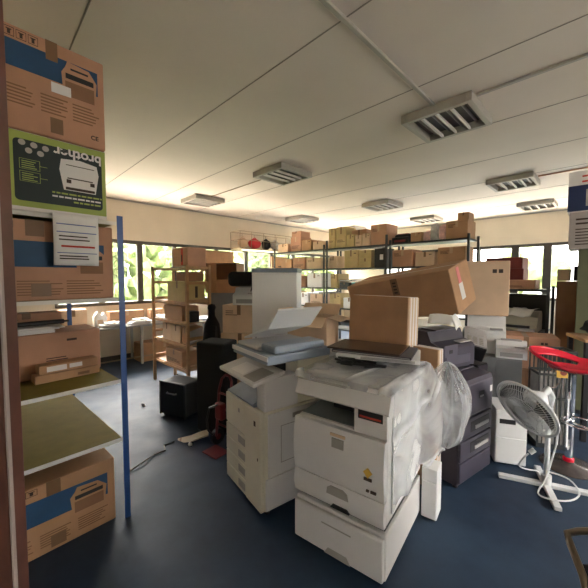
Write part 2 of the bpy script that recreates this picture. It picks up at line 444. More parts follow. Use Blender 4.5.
duct('pale cable duct on the ceiling running over the camera to the nearest lamp', -1.7, 2.96, 1.185, 1.215)
duct('pale cable duct on the ceiling running sideways from the nearest lamp', 3.05, 3.08, -3.1, .88)
duct('thin cable duct between the two ceiling lamps nearest the window wall', 3.272, 3.288, 3.84, 5.53, 'dull', .008)
duct('thin reddish cable duct from the second lamp past the printer cartons', 6.14, 6.16, -3.1, .88, 'cardpink', .012)

# ------------------------------------------------------------------ blue shelf unit at the left
SH = dict(loc=(-1.144, 2.122), rz=48)
def shp(x, y):                     # shelf frame -> world
    a = R(SH['rz']); return (SH['loc'][0]+x*math.cos(a)-y*math.sin(a), SH['loc'][1]+x*math.sin(a)+y*math.cos(a))
t = thing('shelf_unit', 'blue steel shelf unit with olive chipboard shelves by the doorway', 'shelf unit', (*SH['loc'], 0), SH['rz'])
LV4 = (.566, .965, 1.515, 2.01); SL, SD = 1.30, 1.30
for x in (0, -SL):
    for y in (0, SD):
        q = MB(); q.box(x-.018, x+.018, y-.003, y+.003, 0, 2.05).box(x+.014, x+.018, y-.003, y+.034, 0, 2.05)
        o = q.link('post', 'bluemetal', t)
for z in LV4:
    o = bx('shelf_board', 'board', t, -SL+.022, -.02, .012, SD-.008, z-.012, z, bev=.001)
    MB().box(-SL+.02, -.019, .004, .011, z-.022, z+.001).link('shelf_edge', 'boardedge', o)
    # cartons on it (front of each faces the room)
def shelf_carton(label, x0, x1, y0, d, z, h, m='card', name='printer_carton'):
    x, y = shp((x0+x1)/2, y0+d/2)
    tt = thing(name, label, 'box', (x, y, z), SH['rz'])
    w = x1-x0
    MB().box(-w/2, w/2, -d/2, d/2, 0, h, bev=.005, seg=1).link('body', m, tt)
    return tt, w
def band_carton(label, x0, x1, y0, d, z, h, band=(.60, .86), pic=(.58, .92), flip=False, m='cardpink', rich=True, tapepos=.12):
    tt, w = shelf_carton(label, x0, x1, y0, d, z, h, m)
    zc = h/2
    F = lambda a: -w/2+a*w
    G = lambda b: -h/2+b*h
    front_print('printed_band', [(F(.0)+.004, F(.93), G(band[0]), G(band[1]))], 'blueprint', tt, d, zc)
    # picture of a printer on the band: pale outline, body, dark slot, raised lid
    q0, q1 = pic; g = (band[0]+band[1])/2-.06
    pts = [(F(q0), G(g-.22)), (F(q0-.02), G(g+.06)), (F(q0+.02), G(g+.13)), (F(q0+.04), G(g+.19)), (F(q1-.08), G(g+.17)), (F(q1), G(g+.06)), (F(q1-.02), G(g-.20))]
    MB().prism([(a, zc+b) for a, b in pts], -d/2-.0018, -d/2-.0005).link('picture_outline', m, tt)
    q = MB(); yy = (-d/2-.0026, -d/2-.0012)
    q.box(F(q0+.015), F(q1-.03), *yy, zc+G(g-.18), zc+G(g-.02)).link('picture_body', 'card4', tt)
    q = MB(); q.box(F(q0+.02), F(q1-.035), *yy, zc+G(g+.01), zc+G(g+.065)).box(F(q0+.07), F(q1-.09), *yy, zc+G(g+.11), zc+G(g+.13))
    q.link('picture_slot', 'dark', tt)
    rs = []
    for a in (.03, .36, .66):
        rs += text_lines(F(a), F(a+.28), G(band[0]-.17), 6, h*.034, h*.014)
    front_print('printed_text', rs, 'inkfade', tt, d, zc)
    rs = []
    for i in range(3):                                        # handling symbols in a row above the band
        a = .07+i*.10
        rs += [(F(a), F(a+.085), G(.885), G(.89)), (F(a), F(a+.085), G(.965), G(.97)), (F(a), F(a+.004), G(.885), G(.97)), (F(a+.081), F(a+.085), G(.885), G(.97)),
               (F(a+.03), F(a+.055), G(.90), G(.945)), (F(a+.02), F(a+.065), G(.94), G(.95))]
    front_print('handling_symbols', rs, 'ink', tt, d, zc)
    front_print('tape', [(F(.42), F(.53), G(.80), G(1.0))], 'tape', tt, d, zc, .0016); front_print('tape', [(F(.44), F(.56), G(tapepos-.07), G(tapepos+.09))], 'tape', tt, d, zc, .0016)
    return tt, w, d, h
tt, w, d, h = band_carton('brown printer carton with blue band, topmost of the pile by the doorway', -.57, -.065, .02, .46, 2.452, .535)
front_print('oval_label', [(-.02, .075, -.01, .045)], 'whiteprint', tt, d, h/2, .003)
text_mesh('certification_mark', 'CE', .035, 'ink', tt, Matrix.Translation((w/2-.06, -d/2-.002, .06)) @ Matrix.Rotation(R(90), 4, 'X'), .001)

# lime green and black carton, upside down
x0, x1, d, h = -.540, -.065, .46, .432
tt, w = shelf_carton('lime green and black printer carton standing upside down with white lettering', x0, x1, .03, d, 2.0165, h, 'whiteprint')
F = lambda a: -w/2+a*w
def ZB(b): return b*h
MB().box(F(.0)+.003, F(1)-.003, -d/2-.0008, -d/2+.001, ZB(.055), ZB(.99)).link('green_print', 'greenprint', tt)
q = MB(); rr = .022; xa, xb, za, zb = F(.05), F(.95), ZB(.13), ZB(.90)
pts = []
for cx, cz, a0 in ((xb-rr, zb-rr, 0), (xa+rr, zb-rr, 90), (xa+rr, za+rr, 180), (xb-rr, za+rr, 270)):
    pts += [(cx+rr*math.cos(R(a0+i*22.5)), cz+rr*math.sin(R(a0+i*22.5))) for i in range(5)]
q.prism(pts, -d/2-.0016, -d/2-.0004).link('dark_print', 'darkprint', tt)
TX = lambda x, z: Matrix.Translation((x, -d/2-.0024, z)) @ Matrix.Rotation(R(90), 4, 'X') @ Matrix.Rotation(R(180), 4, 'Z')
text_mesh('brand_lettering', 'brother', .078, 'whiteprint', tt, TX(F(.69), ZB(.85)), .0020)
pts = [(F(.50), ZB(.76)), (F(.48), ZB(.62)), (F(.52), ZB(.35)), (F(.87), ZB(.35)), (F(.91), ZB(.62)), (F(.89), ZB(.75)), (F(.70), ZB(.785))]
MB().prism(pts, -d/2-.0030, -d/2-.0012).link('printer_picture', 'whiteprint', tt)
q = MB(); yy = (-d/2-.0038, -d/2-.0022)
q.box(F(.54), F(.86), *yy, ZB(.36), ZB(.395)).box(F(.56), F(.84), *yy, ZB(.51), ZB(.525)).box(F(.55), F(.86), *yy, ZB(.69), ZB(.70)).box(F(.55), F(.60), *yy, ZB(.45), ZB(.50)).box(F(.81), F(.86), *yy, ZB(.45), ZB(.50))
q.link('printed_slots', 'ink', tt)
q = MB()
for (cx, cz) in ((.13, .86), (.24, .85), (.35, .84), (.19, .77), (.30, .76)):
    pp = [(F(cx)+.016*math.cos(i*.5236), ZB(cz)+.016*math.sin(i*.5236)) for i in range(12)]
    q.prism(pp, -d/2-.0024, -d/2-.0010)
q.link('round_icons', 'greyprint', tt)
q = MB()
for cz in (.655, .50):
    for (a0, a1, b0, b1) in ((.10,.29,cz,cz+.004), (.10,.29,cz-.125,cz-.121), (.10,.104,cz-.125,cz), (.286,.29,cz-.125,cz+.004), (.29,.36,cz-.062,cz-.057)):
        q.box(F(a0), F(a1), -d/2-.0024, -d/2-.001, ZB(b0), ZB(b1))
    for (a0, a1, b0, b1) in text_lines(.12, .27, cz-.02, 4, .026, .010): q.box(F(a0), F(a1), -d/2-.0024, -d/2-.001, ZB(b0), ZB(b1))
q.link('green_lettering', 'greenprint', tt)
for n_, (zz, a_) in enumerate(((.285, .68), (.235, .66), (.185, .78))):
    q = MB(); xx = .40 if n_ < 2 else .62
    while xx < .93:
        l_ = random.uniform(.03, .08); q.box(F(xx), F(min(.94, xx+l_)), -d/2-.0024, -d/2-.001, ZB(zz), ZB(zz+.022)); xx += l_+.012
    q.link('small_lettering', 'greenprint' if n_ != 1 else 'whiteprint', tt)

# second row: blue banded carton with shelf above it; sheet of paper hung over the shelf edge
band_carton('brown blue-banded printer carton behind the hanging white sheet', -.80, -.035, .035, .50, 1.517, .455, band=(.42, .74), pic=(.74, .95))
sx, sy = shp(-.25, -.004)
t = thing('hanging_sheet', 'white printed sheet hanging from the top shelf edge', 'paper', (sx, sy, 1.72), SH['rz'])
MB().grid(lambda a, b: (-.115+.23*a, -.012-.016*math.sin(b*2.2)+.004*math.sin(a*7), .30*b), 8, 10).link('sheet', 'paper', t, smooth=True, solid=.0012)
for zz, hh in ((.235, .005), (.190, .005), (.07, .004)): MB().box(-.10, .10, -.0335, -.0305, zz, zz+hh).link('blue_rule', 'paperblue', t)
q = MB(); [q.box(-.09, .09-.05*random.random(), -.0335, -.031, zz, zz+.007) for zz in (.145, .165, .05, .035)]; q.link('printed_text', 'ink', t)
q = MB(); q.box(-.08, .09, -.0335, -.031, .105, .116); q.link('red_text', 'inkred', t)

# third row
tt, w = shelf_carton('plain brown carton under the white papers on the blue shelf unit', -.95, -.012, .42, .33, .967, .30, 'cardpink', 'cardboard_box')
front_print('printed_text', [(-.30, -.06, .07, .083)]+text_lines(-.30, -.18, .045, 3)+text_lines(.14, .30, -.02, 2)+[(.26, .32, .085, .10), (-.12, -.09, -.02, .02)], 'ink', tt, .33, .15)
x, y = shp(-.42, .54)
t = thing('paper_stack', 'loose white paper stack lying on the carton of the third shelf', 'paper', (x, y, 1.269), SH['rz'])
q = MB()
for i in range(7):
    q.box(-.42+random.uniform(-.03,.03), .16+random.uniform(-.04,.04), -.11+random.uniform(-.01,.01), .11, i*.006, i*.006+.005, mtx=Matrix.Rotation(R(random.uniform(-3,3)), 4, 'Z'))
q.link('sheets', 'paper', t)
x, y = shp(-.40, .52)
t = thing('black_roller', 'long black roller bar lying on the white paper stack', 'roller', (x, y, 1.314), SH['rz']+4)
MB().cyl((-.20, 0, .017), (.19, 0, .017), .016).link('roller', 'black', t)
for xx in (-.23, .22): MB().cyl((xx-.03 if xx < 0 else xx-.03, 0, .017), (xx+.03 if xx < 0 else xx, 0, .017), .008).link('axle', 'black', t)
x, y = shp(-.40, .755)
carton('flat pinkish carton with red print behind the black roller bar', (x, y, 1.269), SH['rz'], (.42, .14, .12), 'cardpink', marks=2)
for i, (yy, ll, zz) in enumerate(((.315, .37, .967), (.325, .34, 1.023))):
    x, y = shp(-.245+i*.01, yy+.02)
    t = thing('flat_carton', ['long flat cardboard pack, lower of two on the third shelf', 'long flat cardboard pack with white labels, upper of two on the third shelf'][i], 'box', (x, y, zz), SH['rz']+2)
    MB().box(-ll/2, ll/2, -.05, .05, 0, .054, bev=.003, seg=1).link('body', 'card', t)
    if i:
        MB().box(-.13, -.02, -.0512, -.0495, .010, .044).box(-.005, .07, -.0512, -.0495, .014, .042).link('label', 'whiteprint', t)
    else:
        MB().box(.05, .12, -.0512, -.0495, .012, .03).link('label', 'inkfade', t)
band_carton('brown blue-banded printer carton on the floor beneath the blue shelf unit', -.70, -.06, .05, .46, 0.002, .43, band=(.46, .80), pic=(.62, .92), m='card')
t = tag(MB().tube([(-1.40,2.62,.006),(-1.33,2.75,.02),(-1.30,2.88,.006),(-1.22,2.95,.012),(-1.27,3.05,.006),(-1.2,3.12,.006)], .006).link('loose_cable', 'black'), 'short black cable lying on the floor behind the blue shelf unit', 'cable')

# ------------------------------------------------------------------ front white copier on its drawer cabinet
FC, FR = (.439, 2.04), -36.5
t = thing('drawer_cabinet', 'low white paper drawer cabinet beneath the plastic-wrapped copier', 'cabinet', (*FC, 0), FR)
MB().box(-.29, .29, -.315, .34, .03, .285, bev=.008).link('body', 'copier', t)
d_ = MB().box(-.288, .285, -.345, -.316, .035, .272, bev=.010).link('drawer', 'copier', t)
MB().prism([(-.07, .035), (.10, .035), (.075, .075), (-.045, .075)], -.3462, -.3445).link('handle_recess', 'copiergrey', d_)
MB().box(-.09, .10, -.3458, -.3445, .205, .213).link('drawer_seam', 'copiergrey', d_)
for xx in (-.25, .25):
    for yy in (-.27, .29): MB().cyl((xx, yy, 0), (xx, yy, .03), .022).link('foot', 'black', t)

t = thing('copier', 'white office copier wrapped in clear plastic on the drawer cabinet', 'copier', (*FC, .287), FR)
ZO = -.287
MB().box(-.285, .285, -.30, .34, .325+ZO, .80+ZO, bev=.008).link('body', 'copier', t)
MB().box(-.275, .275, -.29, .33, .0, .325+ZO, bev=.004).link('plinth', 'dark', t)
# front cover, slightly bowed
def cover(x0, x1, z0, z1, y, bow, m, name, n=10):
    pts = []
    for i in range(n+1):
        a = i/n; pts.append((y-bow*math.sin(math.pi*(.15+.7*a)), z0+(z1-z0)*a))
    pts += [(y+.02, z1), (y+.02, z0)]
    return MB().prism(pts, x0, x1, axis='x').link(name, m, t)
fcv = cover(-.288, .285, .475+ZO, .795+ZO, -.325, .028, 'copier', 'front_cover')
MB().box(-.02, .055, -.3565, -.350, .69+ZO, .745+ZO, bev=.002).link('maker_plate', 'copiergrey', fcv)
MB().box(-.03, .065, -.3560, -.350, .755+ZO, .772+ZO, bev=.002).link('plate_trim', 'card2', fcv)
q = MB()
q.prism([(.175, .62+ZO), (.20, .645+ZO), (.225, .62+ZO), (.20, .59+ZO)], -.3575, -.345).link('colour_sticker', 'orange', fcv)
MB().box(.178, .222, -.3572, -.345, .575+ZO, .59+ZO).link('colour_sticker_base', 'ink', fcv)
MB().box(.215, .245, -.354, -.345, .512+ZO, .524+ZO).box(.19, .205, -.354, -.345, .512+ZO, .522+ZO).link('model_lettering', 'ink', fcv)
dr = cover(-.288, .285, .330+ZO, .468+ZO, -.325, .022, 'copier', 'paper_drawer')
MB().prism([(-.055, .405+ZO), (.085, .405+ZO), (.075, .44+ZO), (.05, .455+ZO), (-.03, .455+ZO), (-.05, .44+ZO)], -.3505, -.343).link('drawer_handle', 'copiergrey', dr)
MB().prism([(-.03, .330+ZO), (.09, .330+ZO), (.075, .352+ZO), (-.015, .352+ZO)], -.3490, -.335).link('handle_notch', 'dark', dr)
# inner cavity
MB().box(-.283, .10, -.27, .33, .80+ZO, .803+ZO).link('output_tray', 'greygreen', t)
MB().box(-.283, .10, .05, .33, .803+ZO, .945+ZO).link('inner_wall', 'dark', t)
MB().box(-.12, .06, -.16, -.02, .83+ZO, .86+ZO, bev=.01).box(-.05, .03, -.20, -.06, .86+ZO, .885+ZO, bev=.01).link('cavity_rollers', 'black', t)
MB().box(.10, .288, -.318, .33, .80+ZO, .945+ZO, bev=.006).link('right_column', 'copier', t)
MB().box(.125, .265, -.3205, -.317, .885+ZO, .935+ZO, bev=.003).link('control_strip', 'dark', t)
MB().box(.135, .255, -.3225, -.320, .895+ZO, .905+ZO).link('warning_label', 'inkred', t)
MB().prism([(-.335, .945+ZO), (-.315, .93+ZO), (.34, .93+ZO), (.34, 1.03+ZO), (-.30, 1.03+ZO)], -.288, .300, axis='x').link('scanner', 'copier', t)
MB().box(-.27, .285, -.25, .32, 1.032+ZO, 1.064+ZO, bev=.012).link('scanner_lid', 'greypad', t)
MB().box(-.27, .05, -.325, -.30, 1.031+ZO, 1.036+ZO).link('operation_panel', 'copiergrey', t)
# right side panels
sp = MB().box(.286, .298, -.24, .30, .36+ZO, .90+ZO, bev=.006).link('side_door', 'copierw', t)
MB().box(.298, .3005, -.20, .26, .64+ZO, .648+ZO).box(.298, .3005, -.20, .26, .80+ZO, .806+ZO).link('side_seam', 'copiergrey', sp)
MB().box(.298, .303, -.19, -.16, .62+ZO, .66+ZO, bev=.003).link('side_latch', 'dark', sp)
copierA = t

# flat dark panels lying on its lid
x0_, y0_ = .66, 2.20
t = thing('flat_tray', 'white flat tray under the dark panels on the wrapped copier', 'tray', (.60, 2.23, 1.100), -22)
MB().box(-.27, .27, -.17, .17, 0, .028, bev=.006).link('tray', 'copierw', t)
MB().box(-.10, .24, -.1725, -.1695, .006, .022).link('tray_slot', 'greypad', t)
t = thing('dark_tray', 'dark flat panel, lower one under the brown glossy panel', 'panel', (.58, 2.24, 1.130), -28)
MB().box(-.27, .26, -.17, .16, 0, .018, bev=.004).link('panel', 'purple', t)
MB().box(-.26, .25, -.1715, -.169, .006, .012).link('edge_strip', 'greypad', t)
t = thing('glossy_tray', 'dark brown glossy flat panel on top of the wrapped copier', 'panel', (.54, 2.25, 1.1495), -31)
M['brownglass'] = mat('brown gloss', (.055,.035,.028), .18)
MB().box(-.26, .24, -.16, .17, 0, .012, bev=.003).link('panel', 'brownglass', t)
MB().box(-.265, -.255, -.15, .16, .002, .010).link('panel_edge', 'dull', t)
t = thing('cable_bundle', 'tangled black cables beneath the dark panels on the copier lid', 'cables', (.40, 2.02, 1.082), -30)
for i in range(6):
    pts = [(random.uniform(-.16,.2), random.uniform(-.05,.06), .014+random.uniform(0,.02)) for _ in range(7)]
    MB().tube(pts, .007, 6).link('cable', 'black', t)
MB().box(-.10, -.02, -.03, .03, .004, .03, bev=.004).link('plug', 'black', t)

# clear plastic film over the copier: lies on the top, hangs down the right side, billows behind
t = thing('plastic_sheet', 'crumpled clear plastic sheet draped over the front white copier', 'plastic sheet', (*FC, 0), FR)
FOLDS = []
for _ in range(46):
    an = random.gauss(.9, .6); FOLDS.append((math.cos(an), math.sin(an), random.uniform(-.3, 1.7), random.uniform(.012, .04), random.uniform(.004, .013), random.uniform(0, 1.3), random.uniform(.2, .5)))
def crease(p, k=1.0):
    x_, y_ = p[0], p[1]; h_ = 0
    for ca, sa, c0, wd_, am, q0, ql in FOLDS:
        d_ = abs(x_*ca+y_*sa-c0); e_ = abs(-x_*sa+y_*ca-q0)
        if d_ < wd_ and e_ < ql: h_ = max(h_, am*(1-d_/wd_)*min(1, (ql-e_)*8))
    return (h_+.004*(1+noise.noise(Vector((x_*5, y_*5, .3)))))*k
def film(a, b):
    s = a*1.25; Ltop = .60
    inner = max(0, min(1, (s-.30)/.25))
    y = -.345+b*(.74+.20*inner)
    if s < Ltop:
        x = -.29+s; z = 1.072+crease((s, b*.9), 1.0)
        if y < -.327: z -= (-.327-y)*1.8
        if y > .36: z -= (y-.36)*.8
        return (x, y, z)
    dn = s-Ltop
    back = max(0, min(1, (b-.50)/.4))
    bulge = .010+.10*back*math.sin(min(1, dn/.66)*2.9)
    n_ = crease((s, b*.9), 1.5)
    zz = 1.075-dn*(1.0-.06*math.sin(b*15))
    if y > .36: zz -= (y-.36)*.5
    return (.312+bulge+n_, y*(1-.10*max(0, dn-.1)), zz)
MB().foldgrid(film, lambda a, b: (crease((a*1.25, b*.9))-.004)/.010+(.30 if a*1.25 > .60 else 0), 130, 100).link('film', 'film', t, smooth=True, fixn=True)  # hanging side whitened beyond its folds, window light put into the film
# slack film bulging out behind the corner
def bag(a, b):
    th_ = a*2*math.pi; ph = (b-.5)*math.pi*.98
    tw = 3.2*noise.noise(Vector((math.cos(th_)*1.5, math.sin(th_)*1.5, b*2.6)))
    r = .148*(1+.045*math.cos(7*th_+2*b+tw)+.035*math.cos(11*th_+5*b-1.6*tw))+.028*noise.noise(Vector((math.cos(th_)*2, math.sin(th_)*2, b*4)))
    k = 1.0-.5*max(0, b-.5)
    return (.405+r*k*math.cos(ph)*math.cos(th_), .535+r*.85*k*math.cos(ph)*math.sin(th_), .745+.31*math.sin(ph))
def bagfold(a, b):
    th_ = a*2*math.pi; tw = 3.2*noise.noise(Vector((math.cos(th_)*1.5, math.sin(th_)*1.5, b*2.6)))
    return .16+.28*max(0, math.cos(7*th_+2*b+tw+.3))**8+.28*max(0, math.cos(11*th_+5*b-1.6*tw))**10
MB().foldgrid(bag, bagfold, 90, 40).link('film_bag', 'film', t, smooth=True)

# ------------------------------------------------------------------ yellowed copier at its left
t = thing('copier', 'yellowed white copier with four drawers and raised feeder tray', 'copier', (-.133, 2.495, 0), -53.8)
MB().box(-.275, .275, -.285, .31, .04, .735, bev=.008).link('body', 'copiery', t)
for xx in (-.23, .23):
    for yy in (-.24, .26): MB().cyl((xx, yy, 0), (xx, yy, .042), .022).link('caster', 'black', t)
uc = MB().box(-.28, .05, -.312, -.286, .50, .735, bev=.008).link('upper_cover', 'copiery', t)
MB().box(-.06, -.035, -.3135, -.311, .64, .67).link('badge', 'copiergrey', uc)
for i in range(4):
    z0 = .045+i*.112
    dd = MB().box(-.28, .05, -.312, -.286, z0, z0+.108, bev=.006).link('drawer', 'copiery', t)
    MB().box(-.06, .045, -.3145, -.311, z0+.03, z0+.085, bev=.004).link('handle', 'copiergrey', dd)
rc = MB().box(.056, .278, -.318, -.286, .045, .738, bev=.010).link('front_door', 'copiery', t)
MB().box(.19, .215, -.3195, -.317, .63, .665).link('logo_plate', 'ink', rc)
MB().box(.235, .245, -.3195, -.317, .40, .42).link('door_catch', 'ink', rc)
MB().box(-.27, .16, -.30, .0, .738, .752, bev=.003).link('output_tray', 'bluegrey', t)
MB().prism([(-.30, .752), (-.02, .752), (-.02, .84), (-.06, .84)], -.26, .14, axis='x').link('output_stack', 'bluegrey', t)
MB().box(-.25, .27, .0, .31, .736, 1.05, bev=.008).link('column', 'copiery', t)
MB().box(.165, .275, -.28, .0, .736, .96, bev=.008).link('side_column', 'copier', t)
MB().box(-.20, .12, -.02, .02, .86, 1.03).link('inner_wall', 'dark', t)
MT = Matrix.Translation((0.02, -.25, .965)) @ Matrix.Rotation(R(12), 4, 'X')
cp = MB().box(-.28, .27, -.125, .13, -.014, .014, bev=.007, mtx=MT).link('control_panel', 'copier', t)
MB().box(-.14, .05, -.09, .05, .014, .0165, mtx=MT).link('panel_sheet', 'paper', cp)
MB().box(.08, .24, -.10, .06, .014, .017, mtx=MT).link('key_field', 'copiergrey', cp)
MB().box(-.25, .28, -.26, .31, 1.05, 1.115, bev=.012).link('scanner', 'bluegrey', t)
MB().box(-.252, .282, -.266, -.255, 1.08, 1.112, bev=.003).link('scanner_edge', 'copierw', t)
MB().box(-.23, .10, -.23, .28, 1.117, 1.145, bev=.012).link('platen_lid', 'greypad', t)
MB().box(.08, .275, -.20, .26, 1.117, 1.175, bev=.02).link('feeder', 'bluegrey', t)
MB().prism([(-.245, 1.165), (-.24, 1.152), (.12, 1.27), (.26, 1.42), (.25, 1.43), (.11, 1.285)], -.16, .24).link('feeder_tray', 'copierw', t)
sd = MB().box(.276, .290, -.26, .27, .28, .72, bev=.005).link('side_door', 'copier', t)
MB().box(.29, .2925, -.16, .22, .36, .364).box(.29, .2925, -.16, .22, .62, .624).box(.29, .2925, -.16, -.156, .36, .62).link('side_seam', 'copiergrey', sd)
MB().box(.29, .293, -.06, .12, .655, .69).link('side_label', 'copiergrey', sd)
MB().box(.276, .290, -.28, .27, .05, .272, bev=.005).link('lower_side_door', 'copier', t)

# ------------------------------------------------------------------ machines, panels and cartons behind them
def machine(label, loc, rz, size, m, lidm, name='copier', front=None, cat='copier', hollow=True):
    w, d, h = size
    t = thing(name, label, cat, (*loc, 0), rz)
    for xx in (-w/2+.05, w/2-.05):
        for yy in (-d/2+.05, d/2-.05): MB().cyl((xx, yy, 0), (xx, yy, .035), .022).link('foot', 'black', t)
    MB().box(-w/2, w/2, -d/2+.02, d/2, .035, h*.70, bev=.008).link('body', m, t)
    for i in range(3):
        dd = MB().box(-w/2+.004, w/2-.004, -d/2, -d/2+.019, .05+i*h*.155, .05+i*h*.155+h*.148, bev=.006).link('drawer', m, t)
        MB().box(-.07, .07, -d/2-.002, -d/2+.004, .05+i*h*.155+h*.09, .05+i*h*.155+h*.125, bev=.003).link('handle', 'dark', dd)
    MB().box(-w/2+.004, w/2-.004, -d/2, -d/2+.019, h*.53, h*.695, bev=.006).link('front_cover', m, t)
    MB().box(-w/2, w/2, 0, d/2, h*.70, h*.86).box(w/2-.12, w/2, -d/2+.02, .0, h*.70, h*.86, bev=.004).link('column', m, t)
    MB().box(-w/2-.01, w/2+.01, -d/2, d/2, h*.86, h*.95, bev=.008).link('scanner', m, t)
    MB().box(-w/2-.01, w/2+.01, -d/2+.01, d/2, h*.952, h, bev=.008).link('scanner_lid', lidm, t)
    return t
machine('white copier standing between the two front copiers and the cardboard pile', (.50, 2.885), FR, (.60, .58, 1.02), 'copier', 'greypad')
machine('black copier with a cream lid carrying the tilted brown carton', (1.40, 3.56), FR, (.62, .56, 1.15), 'black', 'cream')
t = thing('white_cabinet', 'tall white cabinet with a grey top rim behind the yellowed copier', 'cabinet', (-.18, 3.55, 0), -8)
MB().box(-.24, .24, -.20, .20, .04, 1.70, bev=.006).link('body', 'copierw', t)
MB().box(-.245, .245, -.205, .205, 1.70, 1.745, bev=.005).link('top_rim', 'bluegrey', t)
MB().box(-.235, .235, -.212, -.200, .08, 1.68, bev=.004).link('door', 'copierw', t)
MB().box(-.20, -.185, -.23, -.211, .9, 1.05, bev=.003).link('handle', 'greypad', t)
MB().box(-.22, .22, -.18, .18, 0, .04).link('plinth', 'dark', t)

open_carton('open light cardboard box with raised flaps behind the dark panels', (.18, 3.00, 1.022), -30, (.40, .27, .27), 'card2', flaps=(-40, -12, 50, 25))
# bundle of cabinet panels on edge
def panel_bundle(label, loc, rz, w, h, n, th, rx=-6):
    t = thing('panel_bundle', label, 'panels', loc, 0, rot=(R(rx), 0, R(rz)))
    for i in range(n):
        MB().box(-w/2, w/2, i*th, (i+1)*th-.0025, 0, h-.004*(i % 2), bev=.0012, seg=1).link('panel', 'card' if i == 0 else ('card2' if i % 2 else 'whiteprint'), t)
    return t
panel_bundle('bundle of brown flat panels on edge with pale striped ends', (.70, 2.72, 1.030), -46, .56, .46, 8, .024, rx=-2)
panel_bundle('shorter bundle of pale flat panels with striped ends beside the plastic', (1.02, 2.46, .0), -50, .20, 1.10, 5, .018, rx=0)
# tilted brown carton
t = thing('cardboard_box', 'large brown carton lying tilted across the copiers with a pink label on its end', 'box', (1.33, 3.60, 1.265), 0, rot=Euler((R(14), R(-9), R(-48))))
MB().box(-.60, .60, -.25, .25, 0, .44, bev=.006, seg=1).link('body', 'card', t)
MB().box(-.60, .60, -.02, .02, .439, .4415).link('tape', 'tapec', t)
MB().box(.599, .602, -.10, .0, .10, .26).link('end_label', 'whiteprint', t)
MB().box(.599, .603, -.09, -.02, .261, .42).link('pink_lettering', 'pinkink', t)
MB().box(-.02, .06, -.2515, -.249, .26, .44).link('side_tape', 'tape', t)
q = MB(); [q.box(.0, .04, -.2525, -.249, .28+i*.035, .298+i*.035) for i in range(4)]; q.link('tape_lettering', 'ink', t)

# dark purple copier
t = thing('copier', 'dark purple-grey copier with two open drawer slots beside the plastic sheet', 'copier', (1.34, 2.70, 0), 34.5)
W_, D_ = .50, .46
MB().box(-W_/2, W_/2, -D_/2+.02, D_/2, .03, .80, bev=.012).link('body', 'purple', t)
MB().box(-W_/2, W_/2, -D_/2, -D_/2+.03, .56, .815, bev=.012).link('front_cover', 'purplel', t)
for i in range(3):
    z0 = .06+i*.165
    dd = MB().box(-W_/2+.004, W_/2-.004, -D_/2, -D_/2+.022, z0, z0+.155, bev=.008).link('drawer', 'purple', t)
    if i: 
        MB().box(-.10, .20, -D_/2-.003, -D_/2+.004, z0+.04, z0+.125, bev=.004).link('handle_slot', 'dark', dd)
        MB().box(-.04, .18, -D_/2-.010, -D_/2-.001, z0+.055, z0+.085, bev=.004).link('handle', 'greypad', dd)
MB().prism([(-D_/2+.005, .81), (-D_/2+.02, .845), (.02, .875), (D_/2, .885), (D_/2, .80), (-D_/2+.02, .80)], -W_/2, W_/2, axis='x').link('top_cover', 'purple', t)
MB().box(-W_/2+.02, W_/2-.02, -.08, -.072, .868, .878).link('top_ridge', 'purplel', t)
MB().box(.02, .10, -D_/2-.002, -D_/2+.002, .68, .735).link('badge', 'dark', t)
MB().box(.03, .09, -D_/2-.0035, -D_/2, .685, .70).link('badge_text', 'greypad', t)
MB().box(.20, .235, -D_/2-.002, -D_/2+.002, .70, .75).link('white_sticker', 'whiteprint', t)
for xx in (-.2, .2):
    for yy in (-.17, .18): MB().cyl((xx, yy, 0), (xx, yy, .035), .02).link('foot', 'black', t)

# dark desktop printer on it with a white sheet in its tray
def desktop(label, loc, rz, size, m, m2, panel=True, name='desktop_printer', rot=None):
    w, d, h = size
    t = thing(name, label, 'printer', loc, rz, rot=rot)
    MB().prism([(-d/2, 0), (d/2, 0), (d/2, h*.92), (d/2-.03, h), (-d*.12, h), (-d*.22, h*.72), (-d/2+.015, h*.62), (-d/2, h*.55)], -w/2, w/2, axis='x').link('body', m, t)
    MB().box(-w*.36, w*.36, -d/2-.004, -d/2+.004, h*.10, h*.34, bev=.003).link('paper_drawer', m2, t)
    MB().box(-w*.34, w*.34, -d*.20, d*.22, h+.0005, h+.012, bev=.004).link('top_lid', m2, t)
    if panel:
        MB().box(w*.10, w*.42, -d*.46, -d*.28, h*.66, h*.70, bev=.003).link('control_panel', 'greypad', t)
    return t
t = desktop('dark purple desktop printer stacked on the purple-grey copier', (1.30, 2.83, .890), 30, (.46, .36, .30), 'purple', 'purplel')
MB().box(-.20, -.02, -.185, -.18, .10, .20).link('side_port_panel', 'purplel', t)
MB().box(-.13, -.09, -.188, -.184, .13, .16).link('port', 'dark', t)
for k_, (rx_, tx, tz) in enumerate(((62, .0, .02), (50, .13, .05))):
    pass
t = tag(MB().grid(lambda a, b: (1.36+.10*a-.02*b, 2.66+.09*a+.05*b, 1.205+.10*b+.03*math.sin(a*3)), 6, 6).link('paper_sheet', 'paper', smooth=True, solid=.002), 'curled white sheet standing on the dark desktop printer below the carton', 'paper')
tag(MB().grid(lambda a, b: (1.30+.20*a+.03*b, 3.10-.10*a+.02*b, 1.20+.09*b+.01*math.sin(a*4)), 6, 6).link('paper_sheet', 'paper', smooth=True, solid=.002), 'larger white sheet propped up behind the purple printer under the carton', 'paper')
